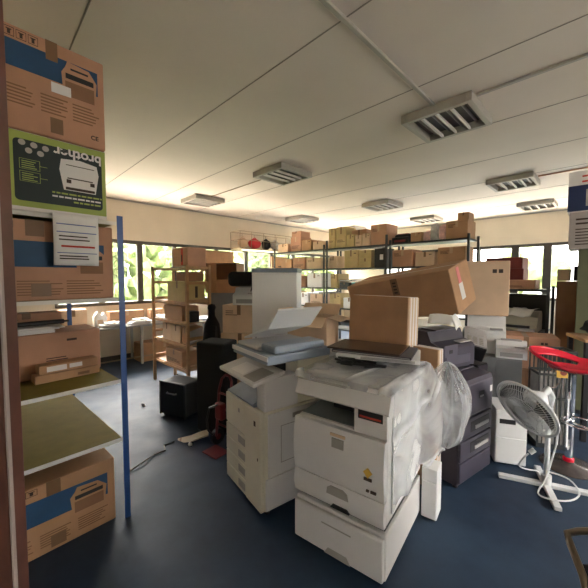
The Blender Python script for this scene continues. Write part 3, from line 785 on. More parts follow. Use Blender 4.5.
# grey keypad device leaning on it
t = thing('control_console', 'dark console with a tilted grey key panel beside the purple printer', 'printer', (1.72, 2.86, .872), 0, rot=Euler((R(18), R(14), R(-24))))
t.location = (1.72, 3.09, .945)
MB().box(-.10, .10, -.18, .18, 0, .14, bev=.012).link('body', 'black', t)
MB().box(-.095, .095, -.175, .175, .14, .155, bev=.005).link('key_panel', 'greypad', t)
q = MB()
for i in range(4):
    for j in range(3): q.box(-.07+j*.05, -.035+j*.05, -.15+i*.035, -.125+i*.035, .154, .160)
q.link('keys', 'copiergrey', t)
MB().box(-.075, .075, .03, .15, .154, .159).link('display', 'greypad', t)
t = thing('computer_tower', 'tall narrow black unit beneath the tilted key panel', 'computer', (1.69, 3.06, 0), 34)
MB().box(-.09, .09, -.13, .13, .012, .84, bev=.006).link('case', 'black', t)
MB().box(-.085, .085, -.137, -.129, .02, .83, bev=.004).link('front_cover', 'purple', t)
for xx in (-.06, .06): MB().box(xx-.015, xx+.015, -.12, .12, 0, .012).link('foot', 'dark', t)
# support: steel pedestal with printers on it
def cabinet(name, label, loc, rz, size, m, doors=2, cat='cabinet'):
    w, d, h = size
    t = thing(name, label, cat, (*loc, 0), rz)
    MB().box(-w/2, w/2, -d/2+.012, d/2, .05, h, bev=.004).link('body', m, t)
    MB().box(-w/2+.02, w/2-.02, -d/2+.03, d/2-.02, 0, .05).link('plinth', 'dark', t)
    for i in range(doors):
        a = -w/2+w*i/doors
        dd = MB().box(a+.003, a+w/doors-.003, -d/2, -d/2+.011, .06, h-.01, bev=.002).link('door', m, t)
        MB().box(a+w/doors-.04, a+w/doors-.025, -d/2-.015, -d/2, h*.5, h*.5+.10, bev=.003).link('handle', 'chrome', dd)
    return t
cabinet('steel_cabinet', 'low grey steel cabinet under the white printers', (2.18, 3.44), -30, (.44, .60, .84), 'steel')
desktop('white laser printer under the upright pale carton', (2.13, 3.53, .842), -30, (.36, .34, .38), 'copierw', 'copierw')
carton('tall pale carton standing upright with faint handling symbols', (2.04, 3.58, 1.242), -22, (.56, .34, .58), 'card2', marks=1, tape=None)
desktop('small pale grey printer with a ribbed lid next to the white printer', (2.19, 3.20, .842), -30, (.26, .16, .17), 'copierw', 'greypad')
# white units low down
t = thing('white_tower', 'small white drawer tower on the floor behind the fan', 'drawer unit', (1.93, 2.86, 0), -18)
MB().box(-.12, .12, -.16, .16, .02, .50, bev=.008).link('body', 'copierw', t)
for i in range(2): MB().box(-.115, .115, -.168, -.158, .03+i*.235, .255+i*.235, bev=.004).link('drawer', 'copierw', t)
MB().box(-.09, .03, -.171, -.167, .38, .42).link('slot', 'dark', t)
for xx in (-.09, .09): MB().cyl((xx, -.1, 0), (xx, -.1, .022), .015).cyl((xx, .1, 0), (xx, .1, .022), .015).link('foot', 'black', t)
t = thing('white_unit', 'narrow white unit on the floor beneath the bulging plastic', 'drawer unit', (.955, 2.15, 0), -36)
MB().box(-.05, .05, -.07, .07, .012, .36, bev=.006).link('body', 'copierw', t)
MB().box(-.046, .046, -.076, -.069, .02, .27, bev=.003).link('door', 'copierw', t)
MB().box(-.04, .04, -.06, .06, 0, .012).link('foot', 'black', t)

# ------------------------------------------------------------------ fan
t = thing('pedestal_fan', 'pale grey pedestal fan with its round head tilted down', 'fan', (1.985, 2.44, 0), 0)
MB().cyl((0,0,.03), (0,0,.62), .018).link('pole', 'fanwhite', t)
MB().cyl((0,0,.62), (0,0,.64), .026).link('collar', 'fanwhite', t)
MB().cyl((0,0,.0), (0,0,.10), .035).link('base_socket', 'fanwhite', t)
for ang, L in ((157, .32), (-23, .36), (-115, .30), (65, .26)):
    m_ = Matrix.Rotation(R(ang), 4, 'Z')
    MB().box(.03, L, -.024, .024, .004, .034, bev=.005, mtx=m_).link('foot_bar', 'fanwhite', t)
    pass
nrm = Vector((-.86, -.24, -.44)).normalized()
cen = Vector((-.225, -.06, .655))
qd = nrm.to_track_quat('Z', 'Y').to_matrix().to_4x4()
MH = Matrix.Translation(cen) @ qd
rf = .225
g = MB()
g.tube([MH @ Vector((rf*math.cos(i*.1309), rf*math.sin(i*.1309), 0)) for i in range(48)], .010, 8, True)
grill = g.link('grille_rim', 'fanwhite', t, smooth=True)
g = MB()
for side, dz in ((1, .055), (-1, .075)):
    for i in range(72):
        a = i*math.pi/36
        g.tube([MH @ Vector((math.cos(a)*r_, math.sin(a)*r_, side*dz*(1-(r_/rf)**2.2))) for r_ in (.04, .10, .16, .20, rf)], .0021, 4)
    for r_ in (.05, .12, .18):
        g.tube([MH @ Vector((r_*math.cos(i*.2618), r_*math.sin(i*.2618), side*dz*(1-(r_/rf)**2.2))) for i in range(24)], .002, 4, True)
o = g.link('grille_wires', 'wire', t)
MB().lathe([(.0, .062), (.045, .060), (.048, .054), (0, .052)], 20, MH).link('grille_badge', 'fanwhite', t)
for k_ in range(3):
    a0 = k_*2.094
    def bl(a, b, a0=a0): 
        r_ = .03+a*.165; th_ = a0+(b-.5)*(.5+1.1*a)
        return MH @ Vector((r_*math.cos(th_), r_*math.sin(th_), (b-.5)*.035))
    MB().grid(bl, 8, 8).link('blade', 'dark', t, smooth=True, solid=.003)
MB().lathe([(0, .03), (.03, .028), (.034, -.03), (0, -.032)], 20, MH).link('hub', 'dark', t)
MB().lathe([(0, -.06), (.055, -.065), (.07, -.09), (.066, -.15), (.035, -.19), (0, -.195)], 24, MH).link('motor_housing', 'fanwhite', t, smooth=True)
ps = [MH @ Vector((0, 0, -.12)), Vector((-.005, .01, .775)), Vector((.01, 0, .72)), Vector((0, 0, .63))]
MB().tube(ps, [.022, .03, .03, .02], 10).link('neck', 'fanwhite', t, smooth=True)
MB().tube([(.0, 0, .80), (.035, -.01, .795), (.06, -.01, .83)], .006).link('tilt_lever', 'chrome', t)
pts = [(.02, -.02, .60), (.035, -.05, .45), (-.02, -.08, .30), (-.10, -.12, .15), (-.17, -.14, .05), (-.14, -.20, .045), (.0, -.22, .045), (.14, -.14, .045), (.20, .02, .045), (.12, .12, .045), (-.02, .15, .045), (-.13, .12, .10), (-.16, .03, .22), (-.13, .01, .27)]
sm = []
for i in range(len(pts)-1):
    p0, p1, p2, p3 = (Vector(pts[max(0, min(len(pts)-1, j))]) for j in (i-1, i, i+1, i+2))
    for s_ in (0, .25, .5, .75):
        sm.append(.5*((2*p1)+(-p0+p2)*s_+(2*p0-5*p1+4*p2-p3)*s_**2+(-p0+3*p1-3*p2+p3)*s_**3))
cb = MB().tube(sm, .006, 7).link('power_cord', 'fanwhite', t, smooth=True)
MB().cyl((-.13,.01,.27), (-.10,.0,.30), .018).link('plug', 'fanwhite', cb)

# ------------------------------------------------------------------ bar stool
t = thing('bar_stool', 'red plastic bar stool with chrome column and round foot ring', 'stool', (2.40, 2.72, 0), 0)
MB().lathe([(0, 0), (.20, 0), (.205, .006), (.195, .014), (.05, .030), (.034, .05), (.0, .05)], 40).link('base', 'basedark', t, smooth=True)
MB().lathe([(.036, .048), (.040, .05), (.040, .075), (.030, .085), (.0, .085)], 24).link('base_collar', 'redgloss', t, smooth=True)
MB().cyl((0,0,.084), (0,0,.48), .030, seg=24).link('column', 'chrome', t, smooth=False)
MB().cyl((0,0,.48), (0,0,.82), .028, seg=24).link('piston', 'chrome', t)
MB().cyl((0,0,.82), (0,0,.846), .035, .05, seg=24).link('seat_mount', 'black', t)
ring = [(.06+.13*math.cos(i*.19635), -.05+.14*math.sin(i*.19635), .40) for i in range(32)]
MB().tube(ring, .010, 8, True).link('foot_ring', 'chrome', t, smooth=True)
MB().cyl((0,0,.385), (0,0,.415), .034, seg=20).cyl((0,-.03,.40), (.03,-.165,.40), .008).link('ring_clamp', 'chrome', t)
# seat: shallow shell whose back sweeps up into an open hoop
def seat(a, b):
    th_ = a*2*math.pi; r_ = b
    ex, ey = .285, .25
    back = max(0, math.cos(th_-R(135)))
    rr = r_*(1+.14*back)
    z = .848+.055*r_**2.4+.085*max(0, r_-.45)**1.0*back*2.2
    if r_ > .9: z += .0
    return (.01+ex*rr*math.cos(th_), ey*rr*math.sin(th_), z)
q = MB()
NA, NR = 56, 14
grid_ = [[q.bm.verts.new(Vector(seat(i/NA, j/NR))) for j in range(1, NR+1)] for i in range(NA)]
c_ = q.bm.verts.new(Vector(seat(0, 0)))
for i in range(NA):
    A, B = grid_[i], grid_[(i+1) % NA]
    q.bm.faces.new((c_, A[0], B[0]))
    for j in range(NR-1):
        th_ = (i+.5)/NA*360; da = abs((th_-118+180) % 360-180)
        rj = (j+1.5)/NR
        if da < 70 and .58 < rj < .77: continue                  # the slot between seat and hoop
        if abs((th_-262+180) % 360-180) < 16 and .60 < rj < .72: continue   # small hand slot at the front
        q.bm.faces.new((A[j], A[j+1], B[j+1], B[j]))
o = q.link('seat', 'redgloss', t, smooth=True, solid=.022)
sub = o.modifiers.new('smooth', 'SUBSURF'); sub.levels = 1; sub.render_levels = 2
rim = [Vector(seat(i/48, 1.0)) for i in range(48)]
MB().tube(rim, .013, 8, True).link('seat_rim', 'redgloss', t, smooth=True)

# ------------------------------------------------------------------ bronze tube chair, its arm in the corner of the view
t = thing('tubular_chair', 'bronze tubular chair, only its armrest loop in view near the fan', 'chair', (1.40, 1.30, 0), 0)
arm = [(-.255, -.22, .01), (-.255, -.20, .25), (-.27, -.14, .40), (-.262, -.10, .475), (-.245, -.02, .535), (-.225, .02, .55), (-.17, .03, .552), (.10, .03, .55), (.25, .03, .55), (.27, .02, .53), (.28, -.20, .25), (.28, -.22, .01)]
MB().tube(arm, .014, 10).link('arm_loop', 'bronze', t, smooth=True)
arm2 = [(x, y-.48 if True else 0, z) for x, y, z in arm]
MB().tube(arm2, .014, 10).link('arm_loop', 'bronze', t, smooth=True)
MB().box(-.20, .26, -.66, .0, .40, .44, bev=.015).link('seat', 'blackfab', t)
MB().box(.24, .28, -.66, .0, .46, .86, bev=.015).link('backrest', 'blackfab', t)
MB().cyl((-.25,-.19,.38), (-.25,-.67,.38), .011).cyl((.275,-.19,.40), (.275,-.67,.40), .011).link('crossbar', 'bronze', t)

# ------------------------------------------------------------------ rack row across the back
def rack(label, u0, u1, v0, v1, levels, top, m='rackdark', name='metal_rack', shelfm=None, pw=.035):
    """open rack, long side along v; parts: uprights and shelves"""
    cu, cv = (u0+u1)/2, (v0+v1)/2
    x, y = RM(cu, cv); du, dv = (u1-u0)/2, (v1-v0)/2
    t = thing(name, label, 'rack', (x, y, 0), 45)
    for a in (-du, du):
        for b_ in (-dv, dv):
            q = MB().box(a-pw/2, a+pw/2, b_-pw/2, b_+pw/2, 0, top, bev=.002, seg=1)
            q.link('upright', m, t)
    for z in levels:
        MB().box(-du+pw/2, du-pw/2, -dv+pw/2+.001, dv-pw/2-.001, z-.03, z, bev=.002, seg=1).link('shelf', shelfm or m, t)
    return t
UF, UB = 5.45, 5.95
lev = (.12, .55, 1.0, 1.42, 1.84, 2.27)
rack('dark metal rack at the room corner end of the rack row', UF, UB, 4.52, 6.15, lev, 2.36)
rack('dark metal rack in the middle of the rack row, with full yellowish cartons', UF, UB, 3.02, 4.44, lev, 2.44)
rack('dark metal rack behind the tilted carton and the film-wrapped packs', UF, UB, 1.62, 2.94, lev, 2.33)
rack('dark metal rack under the maroon cartons by the right windows', UF, UB, .62, 1.54, (.12, .5, .90, 1.48), 1.52)

def row(desc, rackname, z, items, uf=UF+.03):
    """cartons side by side on one shelf; items: v of the left end, width, height, material, text; from left (high v) to right"""
    out = []
    for it in items:
        v_, w_, h_, m_, lab = it[:5]
        d_ = it[5] if len(it) > 5 else .38
        x, y = RM(uf+d_/2, v_-w_/2)
        nm = it[6] if len(it) > 6 else 'cardboard_box'
        out.append(carton(lab, (x, y, z+.002), -45+random.uniform(-1.5, 1.5), (w_-.012, d_, h_), m_, nm, desc, tape='tapec' if m_ in ('card', 'cardpink', 'card4') else 'tape', marks=random.choice((0, 1, 2, 4))))
    return out
G = 'cartons on the rack row'
row(G, '', 2.27, [
    (5.60, .34, .34, 'cardpink', 'pinkish carton with a smaller one on it, top shelf of the corner rack'),
    (5.24, .32, .24, 'card', 'brown carton right of the pinkish one on the corner rack top'),
    (4.88, .30, .18, 'card2', 'low pale carton at the right end of the corner rack top'),
    (6.05, .36, .20, 'card2', 'low pale carton at the left end of the corner rack top')])
x, y = RM(UF+.22, 5.43); carton('small pinkish carton stacked uppermost on the corner rack', (x, y, 2.614), -45, (.30, .34, .13), 'cardpink', marks=2, group=G)
row(G, '', 2.27, [
    (4.42, .19, .42, 'card3', 'yellowish tall carton, first from the left on the middle rack top'),
    (4.22, .26, .43, 'card3', 'wider yellowish tall carton, second from the left on the middle rack top'),
    (3.95, .20, .25, 'card3', 'short yellowish carton, third from the left on the middle rack top', .14),
    (3.74, .16, .22, 'card2', 'small pale carton, fourth from the left on the middle rack top', .14),
    (3.57, .18, .24, 'card2', 'small pale carton with dark seam, fifth on the middle rack top', .14),
    (3.38, .35, .38, 'cardpink', 'reddish brown carton at the right end of the middle rack top', .42)])
x, y = RM(UF+.345, 3.78); carton('brown carton standing behind the small cartons on the middle rack', (x, y, 2.272), -45, (.36, .22, .36), 'card', group=G)
row(G, '', 1.84, [
    (5.95, .40, .26, 'card', 'brown carton at the left end of the corner rack second shelf'),
    (5.52, .40, .28, 'cardpink', 'pinkish carton in the middle of the corner rack second shelf'),
    (5.08, .44, .25, 'card2', 'pale carton at the right end of the corner rack second shelf'),
    (4.40, .22, .26, 'card2', 'pale carton, leftmost on the middle rack second shelf'),
    (4.00, .34, .36, 'card3', 'yellowish carton with two panels on the middle rack second shelf'),
    (3.64, .28, .18, 'card3', 'low yellowish carton beneath another on the middle rack second shelf')])
x, y = RM(UF+.22, 3.50); carton('yellowish carton stacked on the low one on the middle rack', (x, y, 2.024), -45, (.27, .36, .16), 'card3', group=G)
x, y = RM(UF+.22, 3.18)
t = thing('black_case', 'black case with a white paper label on the middle rack end', 'case', (x, y, 1.842), -45, G)
MB().box(-.11, .11, -.19, .19, 0, .36, bev=.01).link('body', 'black', t); MB().box(.01, .08, -.192, -.189, .14, .24).link('label', 'whiteprint', t)
MB().tube([(-.05,0,.36), (-.04,0,.385), (.04,0,.385), (.05,0,.36)], .007).link('handle', 'black', t)
row(G, '', 1.42, [
    (5.90, .42, .30, 'card2', 'pale carton at the left end of the corner rack third shelf'),
    (5.44, .36, .26, 'card4', 'dark brown carton in the middle of the corner rack third shelf'),
    (5.05, .44, .32, 'copierw', 'white box at the right end of the corner rack third shelf'),
    (4.36, .22, .30, 'card3', 'yellowish carton, leftmost on the middle rack third shelf'),
    (4.12, .26, .12, 'black', 'flat black box on the middle rack third shelf'),
    (3.82, .24, .13, 'tealbag', 'teal flat box on the middle rack third shelf'),
    (3.56, .42, .14, 'card2', 'pale flat box at the right end of the middle rack third shelf')])
row(G, '', 1.0, [
    (5.85, .45, .30, 'card', 'brown carton at the left end of the corner rack fourth shelf'),
    (5.36, .36, .28, 'copierw', 'white box in the middle of the corner rack fourth shelf'),
    (4.96, .38, .26, 'card2', 'pale carton at the right end of the corner rack fourth shelf'),
    (4.38, .30, .30, 'card3', 'yellowish carton, leftmost on the middle rack fourth shelf'),
    (4.02, .30, .22, 'copierw', 'white box on the middle rack fourth shelf'),
    (3.66, .50, .20, 'black', 'black flat box on the middle rack fourth shelf')])
for nm, vv, zz, rx_, m_, lab in (('binder', 3.97, 1.560, 12, 'black', 'black folder lying slanted above the flat boxes of the middle rack'),
                                ('paper_pack', 3.66, 1.575, 10, 'paper', 'white paper pack lying slanted above the flat boxes of the middle rack')):
    x, y = RM(UF+.20, vv)
    t = thing(nm, lab, 'stationery', (x, y, zz), 0, rot=Euler((0, R(rx_*.0), R(-45))))
    MB().box(-.15, .15, -.17, .17, 0, .035, bev=.004).link('cover', m_, t); MB().box(-.14, .145, -.172, -.165, .008, .027).link('leaves', 'paper', t)
# right part of the row
row(G, '', 2.27, [
    (2.58, .20, .16, 'card', 'low brown carton on the rack behind the tilted carton, beside the dark flat printer'),
    (1.98, .34, .28, 'card', 'brown carton at the right end of the rack top, beside the right windows', .40)])
row(G, '', 1.84, [
    (2.92, .40, .30, 'cardpink', 'pinkish carton on the second shelf behind the tilted carton', .40),
    (2.48, .34, .24, 'card2', 'pale carton with a white label on the second shelf behind the tilted carton'),
    (2.10, .44, .30, 'card', 'brown carton at the right end of the second shelf behind the tilted carton')])
x, y = RM(UF+.24, 2.79)
desktop('dark flat printer on the rack top behind the tilted carton', (x, y, 2.272), -45, (.30, .36, .17), 'black', 'cardred', panel=False)
x, y = RM(UF+.30, 1.76); carton('small upright brown carton standing uppermost near the film-wrapped packs', (x, y, 2.554), -45, (.17, .26, .14), 'card', group=G)
for i, (vv, m_, lab) in enumerate(((2.34, 'pinkbag', 'pink film-wrapped pack, lower left on the rack top'), (2.22, 'greybag', 'grey film-wrapped pack beside the pink one on the rack top'), (2.08, 'pinkbag', 'pink film-wrapped pack at the right of the grey pack'))):
    x, y = RM(UF+.14, vv-.04)
    t = thing('wrapped_pack', lab, 'pack', (x, y, 2.272), -45, 'film wrapped packs')
    MB().box(-.055, .055, -.09, .09, 0, (.15, .26, .23)[i], bev=.02, seg=3).link('pack', m_, t)
    MB().prism([(-.03, (.145, .25, .22)[i]), (.03, (.145, .25, .22)[i]), (.045, (.19, .30, .27)[i]), (-.04, (.18, .29, .26)[i])], -.006, .006).link('twist', m_, t)

# maroon cartons and what stands right of them
def onu(u, v, z): x, y = RM(u, v); return (x, y, z)
carton('flat pink-lidded carton under the maroon cartons', onu(5.68, 1.08, 1.482), -45, (.62, .40, .13), 'cardpink', tape=None, marks=4)
carton('maroon carton, lower of the two by the right windows', onu(5.68, 1.14, 1.614), -45, (.46, .38, .16), 'cardred', tape=None, marks=2)
carton('maroon carton, upper of the two by the right windows', onu(5.68, 1.15, 1.776), -46, (.46, .38, .16), 'cardred', tape=None, marks=2)
# beige plotter with papers thrown over it
t = thing('plotter', 'beige wide printer on the rack, papers thrown over it', 'printer', onu(5.52, 1.07, .902), -45)
MB().prism([(-.20, 0), (.22, 0), (.22, .22), (.16, .27), (-.02, .27), (-.14, .20), (-.20, .10)], -.36, .36, axis='x').link('body', 'beige', t)
MB().box(-.30, .28, -.215, -.198, .05, .085, bev=.004).link('output_slot', 'dark', t)
MB().box(-.34, .34, -.235, -.20, .0, .04, bev=.006).link('front_ledge', 'beige', t)
MB().box(.16, .34, -.28, -.20, .005, .05, bev=.006).link('side_tray', 'greypad', t)
t = thing('draped_papers', 'loose white sheets thrown over the beige wide printer', 'paper', onu(5.50, 1.07, 1.178), -45)
for k_, (ox, oy, ww) in enumerate(((-.12, -.05, .30), (.16, -.06, .26))):
    def pf(a, b, ox=ox, oy=oy, ww=ww, k_=k_):
        y_ = oy-.16+.34*b; z_ = .012+.012*math.sin(a*6+k_)+.02*noise.noise(Vector((a*4, b*4, k_)))
        if y_ < -.07: z_ -= (-.07-y_)*.55
        return (ox-ww/2+ww*a+.05*b, y_, z_+.012)
    MB().grid(pf, 10, 10).link('sheet', 'clothwhite', t, smooth=True, solid=.003)
carton('black upright box standing behind the beige wide printer', onu(5.84, 1.07, .902), -45, (.80, .16, .50), 'black', tape=None)  # added to fill the dark gap and hide the bright window behind
carton('small cream carton on the dark cupboard next to the flat black box', onu(5.75, .49, 1.60), -45, (.13, .2, .16), 'card2', tape=None)
# black boxes and dark items on the shelf right of maroon cartons
carton('flat black printer box right of the maroon cartons', onu(5.85, .22, 1.60), -45, (.34, .30, .20), 'black', tape=None, cat='box')
cabinet('dark_cabinet', 'dark brown cupboard under the black box by the right windows', (onu(5.85, .30, 0)[0], onu(5.85, .30, 0)[1]), -45, (.52, .40, 1.595), 'card4')

# green cabinet with two printer cartons
gx, gy = 3.72, 3.74
cabinet('steel_cupboard', 'tall green-grey steel cupboard carrying the two printer cartons', (gx+.06, gy), -43, (.70, .45, 1.98), 'green', cat='cupboard')
t = thing('printer_carton', 'grey-white printed carton on the green cupboard, lower of two', 'box', (gx, gy, 1.983), -43)
MB().box(-.40, .40, -.22, .22, 0, .43, bev=.005, seg=1).link('body', 'greyprint', t)
front_print('printed_text', text_lines(-.34, -.02, .14, 2, .05, .02)+text_lines(-.34, .3, .02, 6, .035, .012), 'ink', t, .44, .215)
MB().prism([(.0, .23), (.05, .22), (.10, .25), (.04, .27)], -.2215, -.219).link('black_mark', 'dark', t)
t = thing('printer_carton', 'white carton with navy band and printer picture, highest by the right windows', 'box', (gx, gy, 2.416), -43)
MB().box(-.42, .40, -.22, .22, 0, .47, bev=.005, seg=1).link('body', 'whiteprint', t)
front_print('navy_band', [(-.42, .40, -.225, .07)], 'navyprint', t, .44, .235)
front_print('printed_text', text_lines(-.30, .0, .18, 2, .06, .02), 'inkred', t, .44, .235)
MB().prism([(-.26, .06), (.06, .06), (.06, .24), (.0, .26), (-.26, .25)], -.2235, -.2208).link('printer_picture', 'greyprint', t)
MB().prism([(-.12, .265), (.05, .275), (.05, .285), (-.10, .285)], -.2235, -.2208).link('picture_lid', 'greyprint', t)

# cartons and odds in front of the green cupboard, behind the stool
carton('large pale brown carton lying behind the red bar stool', (2.72, 3.75, .62), -30, (.60, .40, .36), 'cardpink', marks=1)
cabinet('low_cupboard', 'low dark cupboard under the pale brown carton behind the stool', (2.72, 3.75), -30, (.62, .42, .618), 'card4')
t = thing('wooden_table', 'small wood-topped grey table at the right edge behind the stool', 'table', (3.28, 3.20, 0), -20)
MB().box(-.36, .36, -.21, .21, 1.005, 1.04, bev=.004).link('tabletop', 'wood', t)
MB().box(-.308, .308, -.19, -.17, .30, 1.0).link('front_panel', 'steel', t)
for xx in (-.33, .33):
    for yy in (-.18, .18): MB().box(xx-.02, xx+.02, yy-.02, yy+.02, 0, 1.004).link('leg', 'black', t)
t = thing('black_bag', 'slumped black bag on the wood-topped table at the right edge', 'bag', (3.18, 3.24, 1.050), 0)
MB().blob((0, 0, .09), .14, 3, .35, 2.2, (1.4, 1, .62)).link('bag', 'blackfab', t, smooth=True)
MB().tube([(-.10,-.02,.14), (-.05,-.04,.22), (.05,-.04,.22), (.10,-.02,.14)], .008).link('strap', 'black', t)
# crate
t = thing('plastic_crate', 'black slatted crate behind the fan head', 'crate', (2.30, 3.08, 0), -15)
t.location = (2.53, 3.10, 0)
q = MB().box(-.15, .15, -.11, .11, 0, .02)
for i in range(9):
    q.box(-.15+i*.0365, -.15+i*.0365+.012, -.112, -.104, .02, .95); q.box(-.15+i*.0365, -.15+i*.0365+.012, .104, .112, .02, .95)
for z in (.02, .25, .48, .71, .93): q.box(-.153, .153, -.114, -.102, z, z+.022).box(-.153, .153, .102, .114, z, z+.022).box(-.153, -.141, -.10, .10, z, z+.022).box(.141, .153, -.10, .10, z, z+.022)
q.link('body', 'rackdark', t)
MB().box(-.138, .138, -.098, .098, .022, .70).link('contents', 'greybag', t)
MB().box(-.01, .10, -.118, -.115, .70, .80).link('yellow_label', 'orange', t)
MB().lathe([(0, 0), (.028, 0), (.028, .002), (0, .002)], 16, Matrix.Translation((.045, -.118, .75)) @ Matrix.Rotation(R(90), 4, 'X')).link('label_emblem', 'cardred', t)

# ------------------------------------------------------------------ left side: rack of pine, desk, cases
BL, AL = (-1.45, 4.33), (-2.25, 5.10)
rc_ = Vector(((BL[0]+AL[0])/2, (BL[1]+AL[1])/2))+Vector((S2, S2))*.17
rl = math.hypot(AL[0]-BL[0], AL[1]-BL[1])
t = thing('wooden_rack', 'open pine ladder rack filled with cartons by the left windows', 'rack', (rc_.x, rc_.y, 0), -44)
for a in (-rl/2, rl/2):
    for b_ in (-.17, .17): MB().box(a-.02, a+.02, b_-.02, b_+.02, 0, 1.82, bev=.003, seg=1).link('upright', 'wood', t)
    for z in (.40, .80, 1.32, 1.57, 1.78): MB().box(a-.012, a+.012, -.149, .149, z-.02, z+.02).link('rung', 'wood', t)
for z in (.36, .70, 1.02, 1.30, 1.80):
    for b_ in (-.16, .16): MB().box(-rl/2+.021, rl/2-.021, b_-.009, b_+.009, z-.045, z-.013).link('rail', 'wood', t)
    if z < 1.7: MB().box(-rl/2+.021, rl/2-.021, -.15, .15, z-.012, z).link('shelf', 'wood', t)
def wr(x, y): a = R(-44); return (rc_.x+x*math.cos(a)-y*math.sin(a), rc_.y+x*math.sin(a)+y*math.cos(a))
def wcart(lab, x, z, size, m, **k): 
    p = wr(x, k.pop('y', 0)); return carton(lab, (p[0], p[1], z+.002), -44+k.pop('r', 0), size, m, group='cartons on the pine rack', **k)
tr_ = wcart('pale olive carton with a dark end stripe, upper shelf of the pine rack', .19, 1.30, (.62, .27, .29), 'card3', marks=0)
MB().box(.3095, .3115, -.02, .02, .06, .22).link('dark_stripe', 'ink', tr_); MB().box(.265, .30, -.1365, -.134, .03, .26).link('dark_tape', 'ink', tr_)
wcart('dark low carton lying on the olive carton in the pine rack', .32, 1.594, (.36, .24, .13), 'card4')
open_carton('open brown box with a hanging flap on the pine rack', (*wr(.04, 0), 1.022), -44, (.56, .26, .21), 'card', flaps=(172, 176, 178, -40), group='cartons on the pine rack')
t = thing('black_device', 'small black device with grey face beside the open box on the pine rack', 'device', (*wr(.44, -.04), 1.022), -44)
MB().box(-.08, .08, -.07, .07, 0, .15, bev=.008).link('body', 'black', t); MB().box(-.06, .06, -.072, -.069, .04, .12).link('face', 'steel', t)
wcart('pale carton, left of a pair on the middle shelf of the pine rack', -.17, .70, (.28, .27, .25), 'card2')
wcart('pale carton, right of a pair on the middle shelf of the pine rack', .125, .70, (.29, .27, .25), 'card2')
t = thing('flat_pack', 'grey-white flat panel leaning out of the pine rack middle shelf', 'panel', (*wr(.505, 0), .702), 0, rot=Euler((R(-5), R(-14), R(46))))
t.location.z = .742
MB().box(-.12, .12, -.012, .012, 0, .17, bev=.004).link('panel', 'greyprint', t); MB().box(-.11, .11, -.014, -.011, .02, .04).link('panel_strip', 'whiteprint', t)
wcart('brown carton behind the leaning white panel of the pine rack', .37, .70, (.17, .24, .24), 'card')
wcart('brown carton with faint print on the low shelf of the pine rack', .06, .36, (.52, .28, .22), 'card', marks=4)
wcart('upright carton with a red label on top of the pine rack', .30, 1.80, (.46, .28, .26), 'cardpink', tape=None)
p = wr(.40, -.142); t0 = bpy.data.objects[[o.name for o in bpy.data.objects if o.get('label') == 'upright carton with a red label on top of the pine rack'][0]]
front_print('red_label', [(.04, .10, -.11, .12)], 'inkred', t0, .28, .13); front_print('red_label_text', [(.05, .08, -.07, .03)], 'ink', t0, .28, .13, .002)
t = thing('black_stand', 'thin black picture-like frame standing on the pine rack before the window', 'frame', (*wr(-.20, .05), 1.80), -44)
q = MB(); q.box(-.11, -.095, -.01, .01, 0, .27).box(.095, .11, -.01, .01, 0, .27).box(-.095, .095, -.01, .01, .255, .27).box(-.095, .095, -.01, .01, 0, .015); q.link('frame', 'black', t)
MB().box(-.14, .14, -.03, .03, -.012, 0).link('foot', 'black', t); t.location.z = 1.814

# black equipment on the floor before it
t = thing('flight_case', 'black flight case with metal corners on the floor before the pine rack', 'case', (-1.36, 3.80, 0), -25)
MB().box(-.19, .19, -.14, .14, .03, .42, bev=.012).link('body', 'black', t)
for xx in (-.19, .19):
    for yy in (-.14, .14): MB().box(xx-.012, xx+.012, yy-.012, yy+.012, .025, .425, bev=.003).link('corner_strip', 'rackdark', t)
MB().tube([(-.07,-.15,.30), (-.06,-.175,.30), (.06,-.175,.30), (.07,-.15,.30)], .009).link('handle', 'steel', t)
for xx in (-.15, .15): MB().cyl((xx-.012, -.11, .018), (xx+.012, -.11, .018), .018).cyl((xx-.012, .11, .018), (xx+.012, .11, .018), .018).link('wheel', 'dark', t)
t = thing('speaker_case', 'tall black fabric-covered case beside the yellowed copier', 'case', (-.83, 3.42, 0), -20)
MB().box(-.17, .17, -.14, .14, .015, .97, bev=.02).link('body', 'blackfab', t)
MB().box(-.14, .14, -.146, -.139, .08, .9, bev=.004).link('front_cloth', 'blackfab', t)
for xx in (-.13, .13): MB().cyl((xx,-.1,0), (xx,-.1,.016), .02).cyl((xx,.1,0), (xx,.1,.016), .02).link('foot', 'dark', t)
t = thing('black_bag', 'black zipped bag slumped on the floor by the pine rack foot', 'bag', (-.94, 3.90, 0), 20)
MB().blob((0, 0, .235), .15, 4, .2, 2, (1.0, .7, 1.5), 3).link('bag', 'blackfab', t, smooth=True)
MB().tube([(-.09,-.03,.38), (-.06,-.05,.48), (.05,-.05,.48), (.09,-.03,.38)], .010).link('strap', 'black', t)
t = thing('cardboard_scrap', 'bent pale cardboard scrap on the floor before the tall black case', 'scrap', (-.98, 3.36, .10), 0, rot=Euler((R(8), R(-6), R(12))))
MB().prism([(-.16, 0), (-.02, .005), (.10, .03), (.15, .035), (.15, .047), (.09, .043), (-.03, .017), (-.16, .012)], -.05, .05).link('sheet', 'dull', t)
MB().box(-.14, -.10, -.052, .052, .011, .0135).link('scrap_tape', 'tape', t); t.location = (-1.02, 3.18, .002)
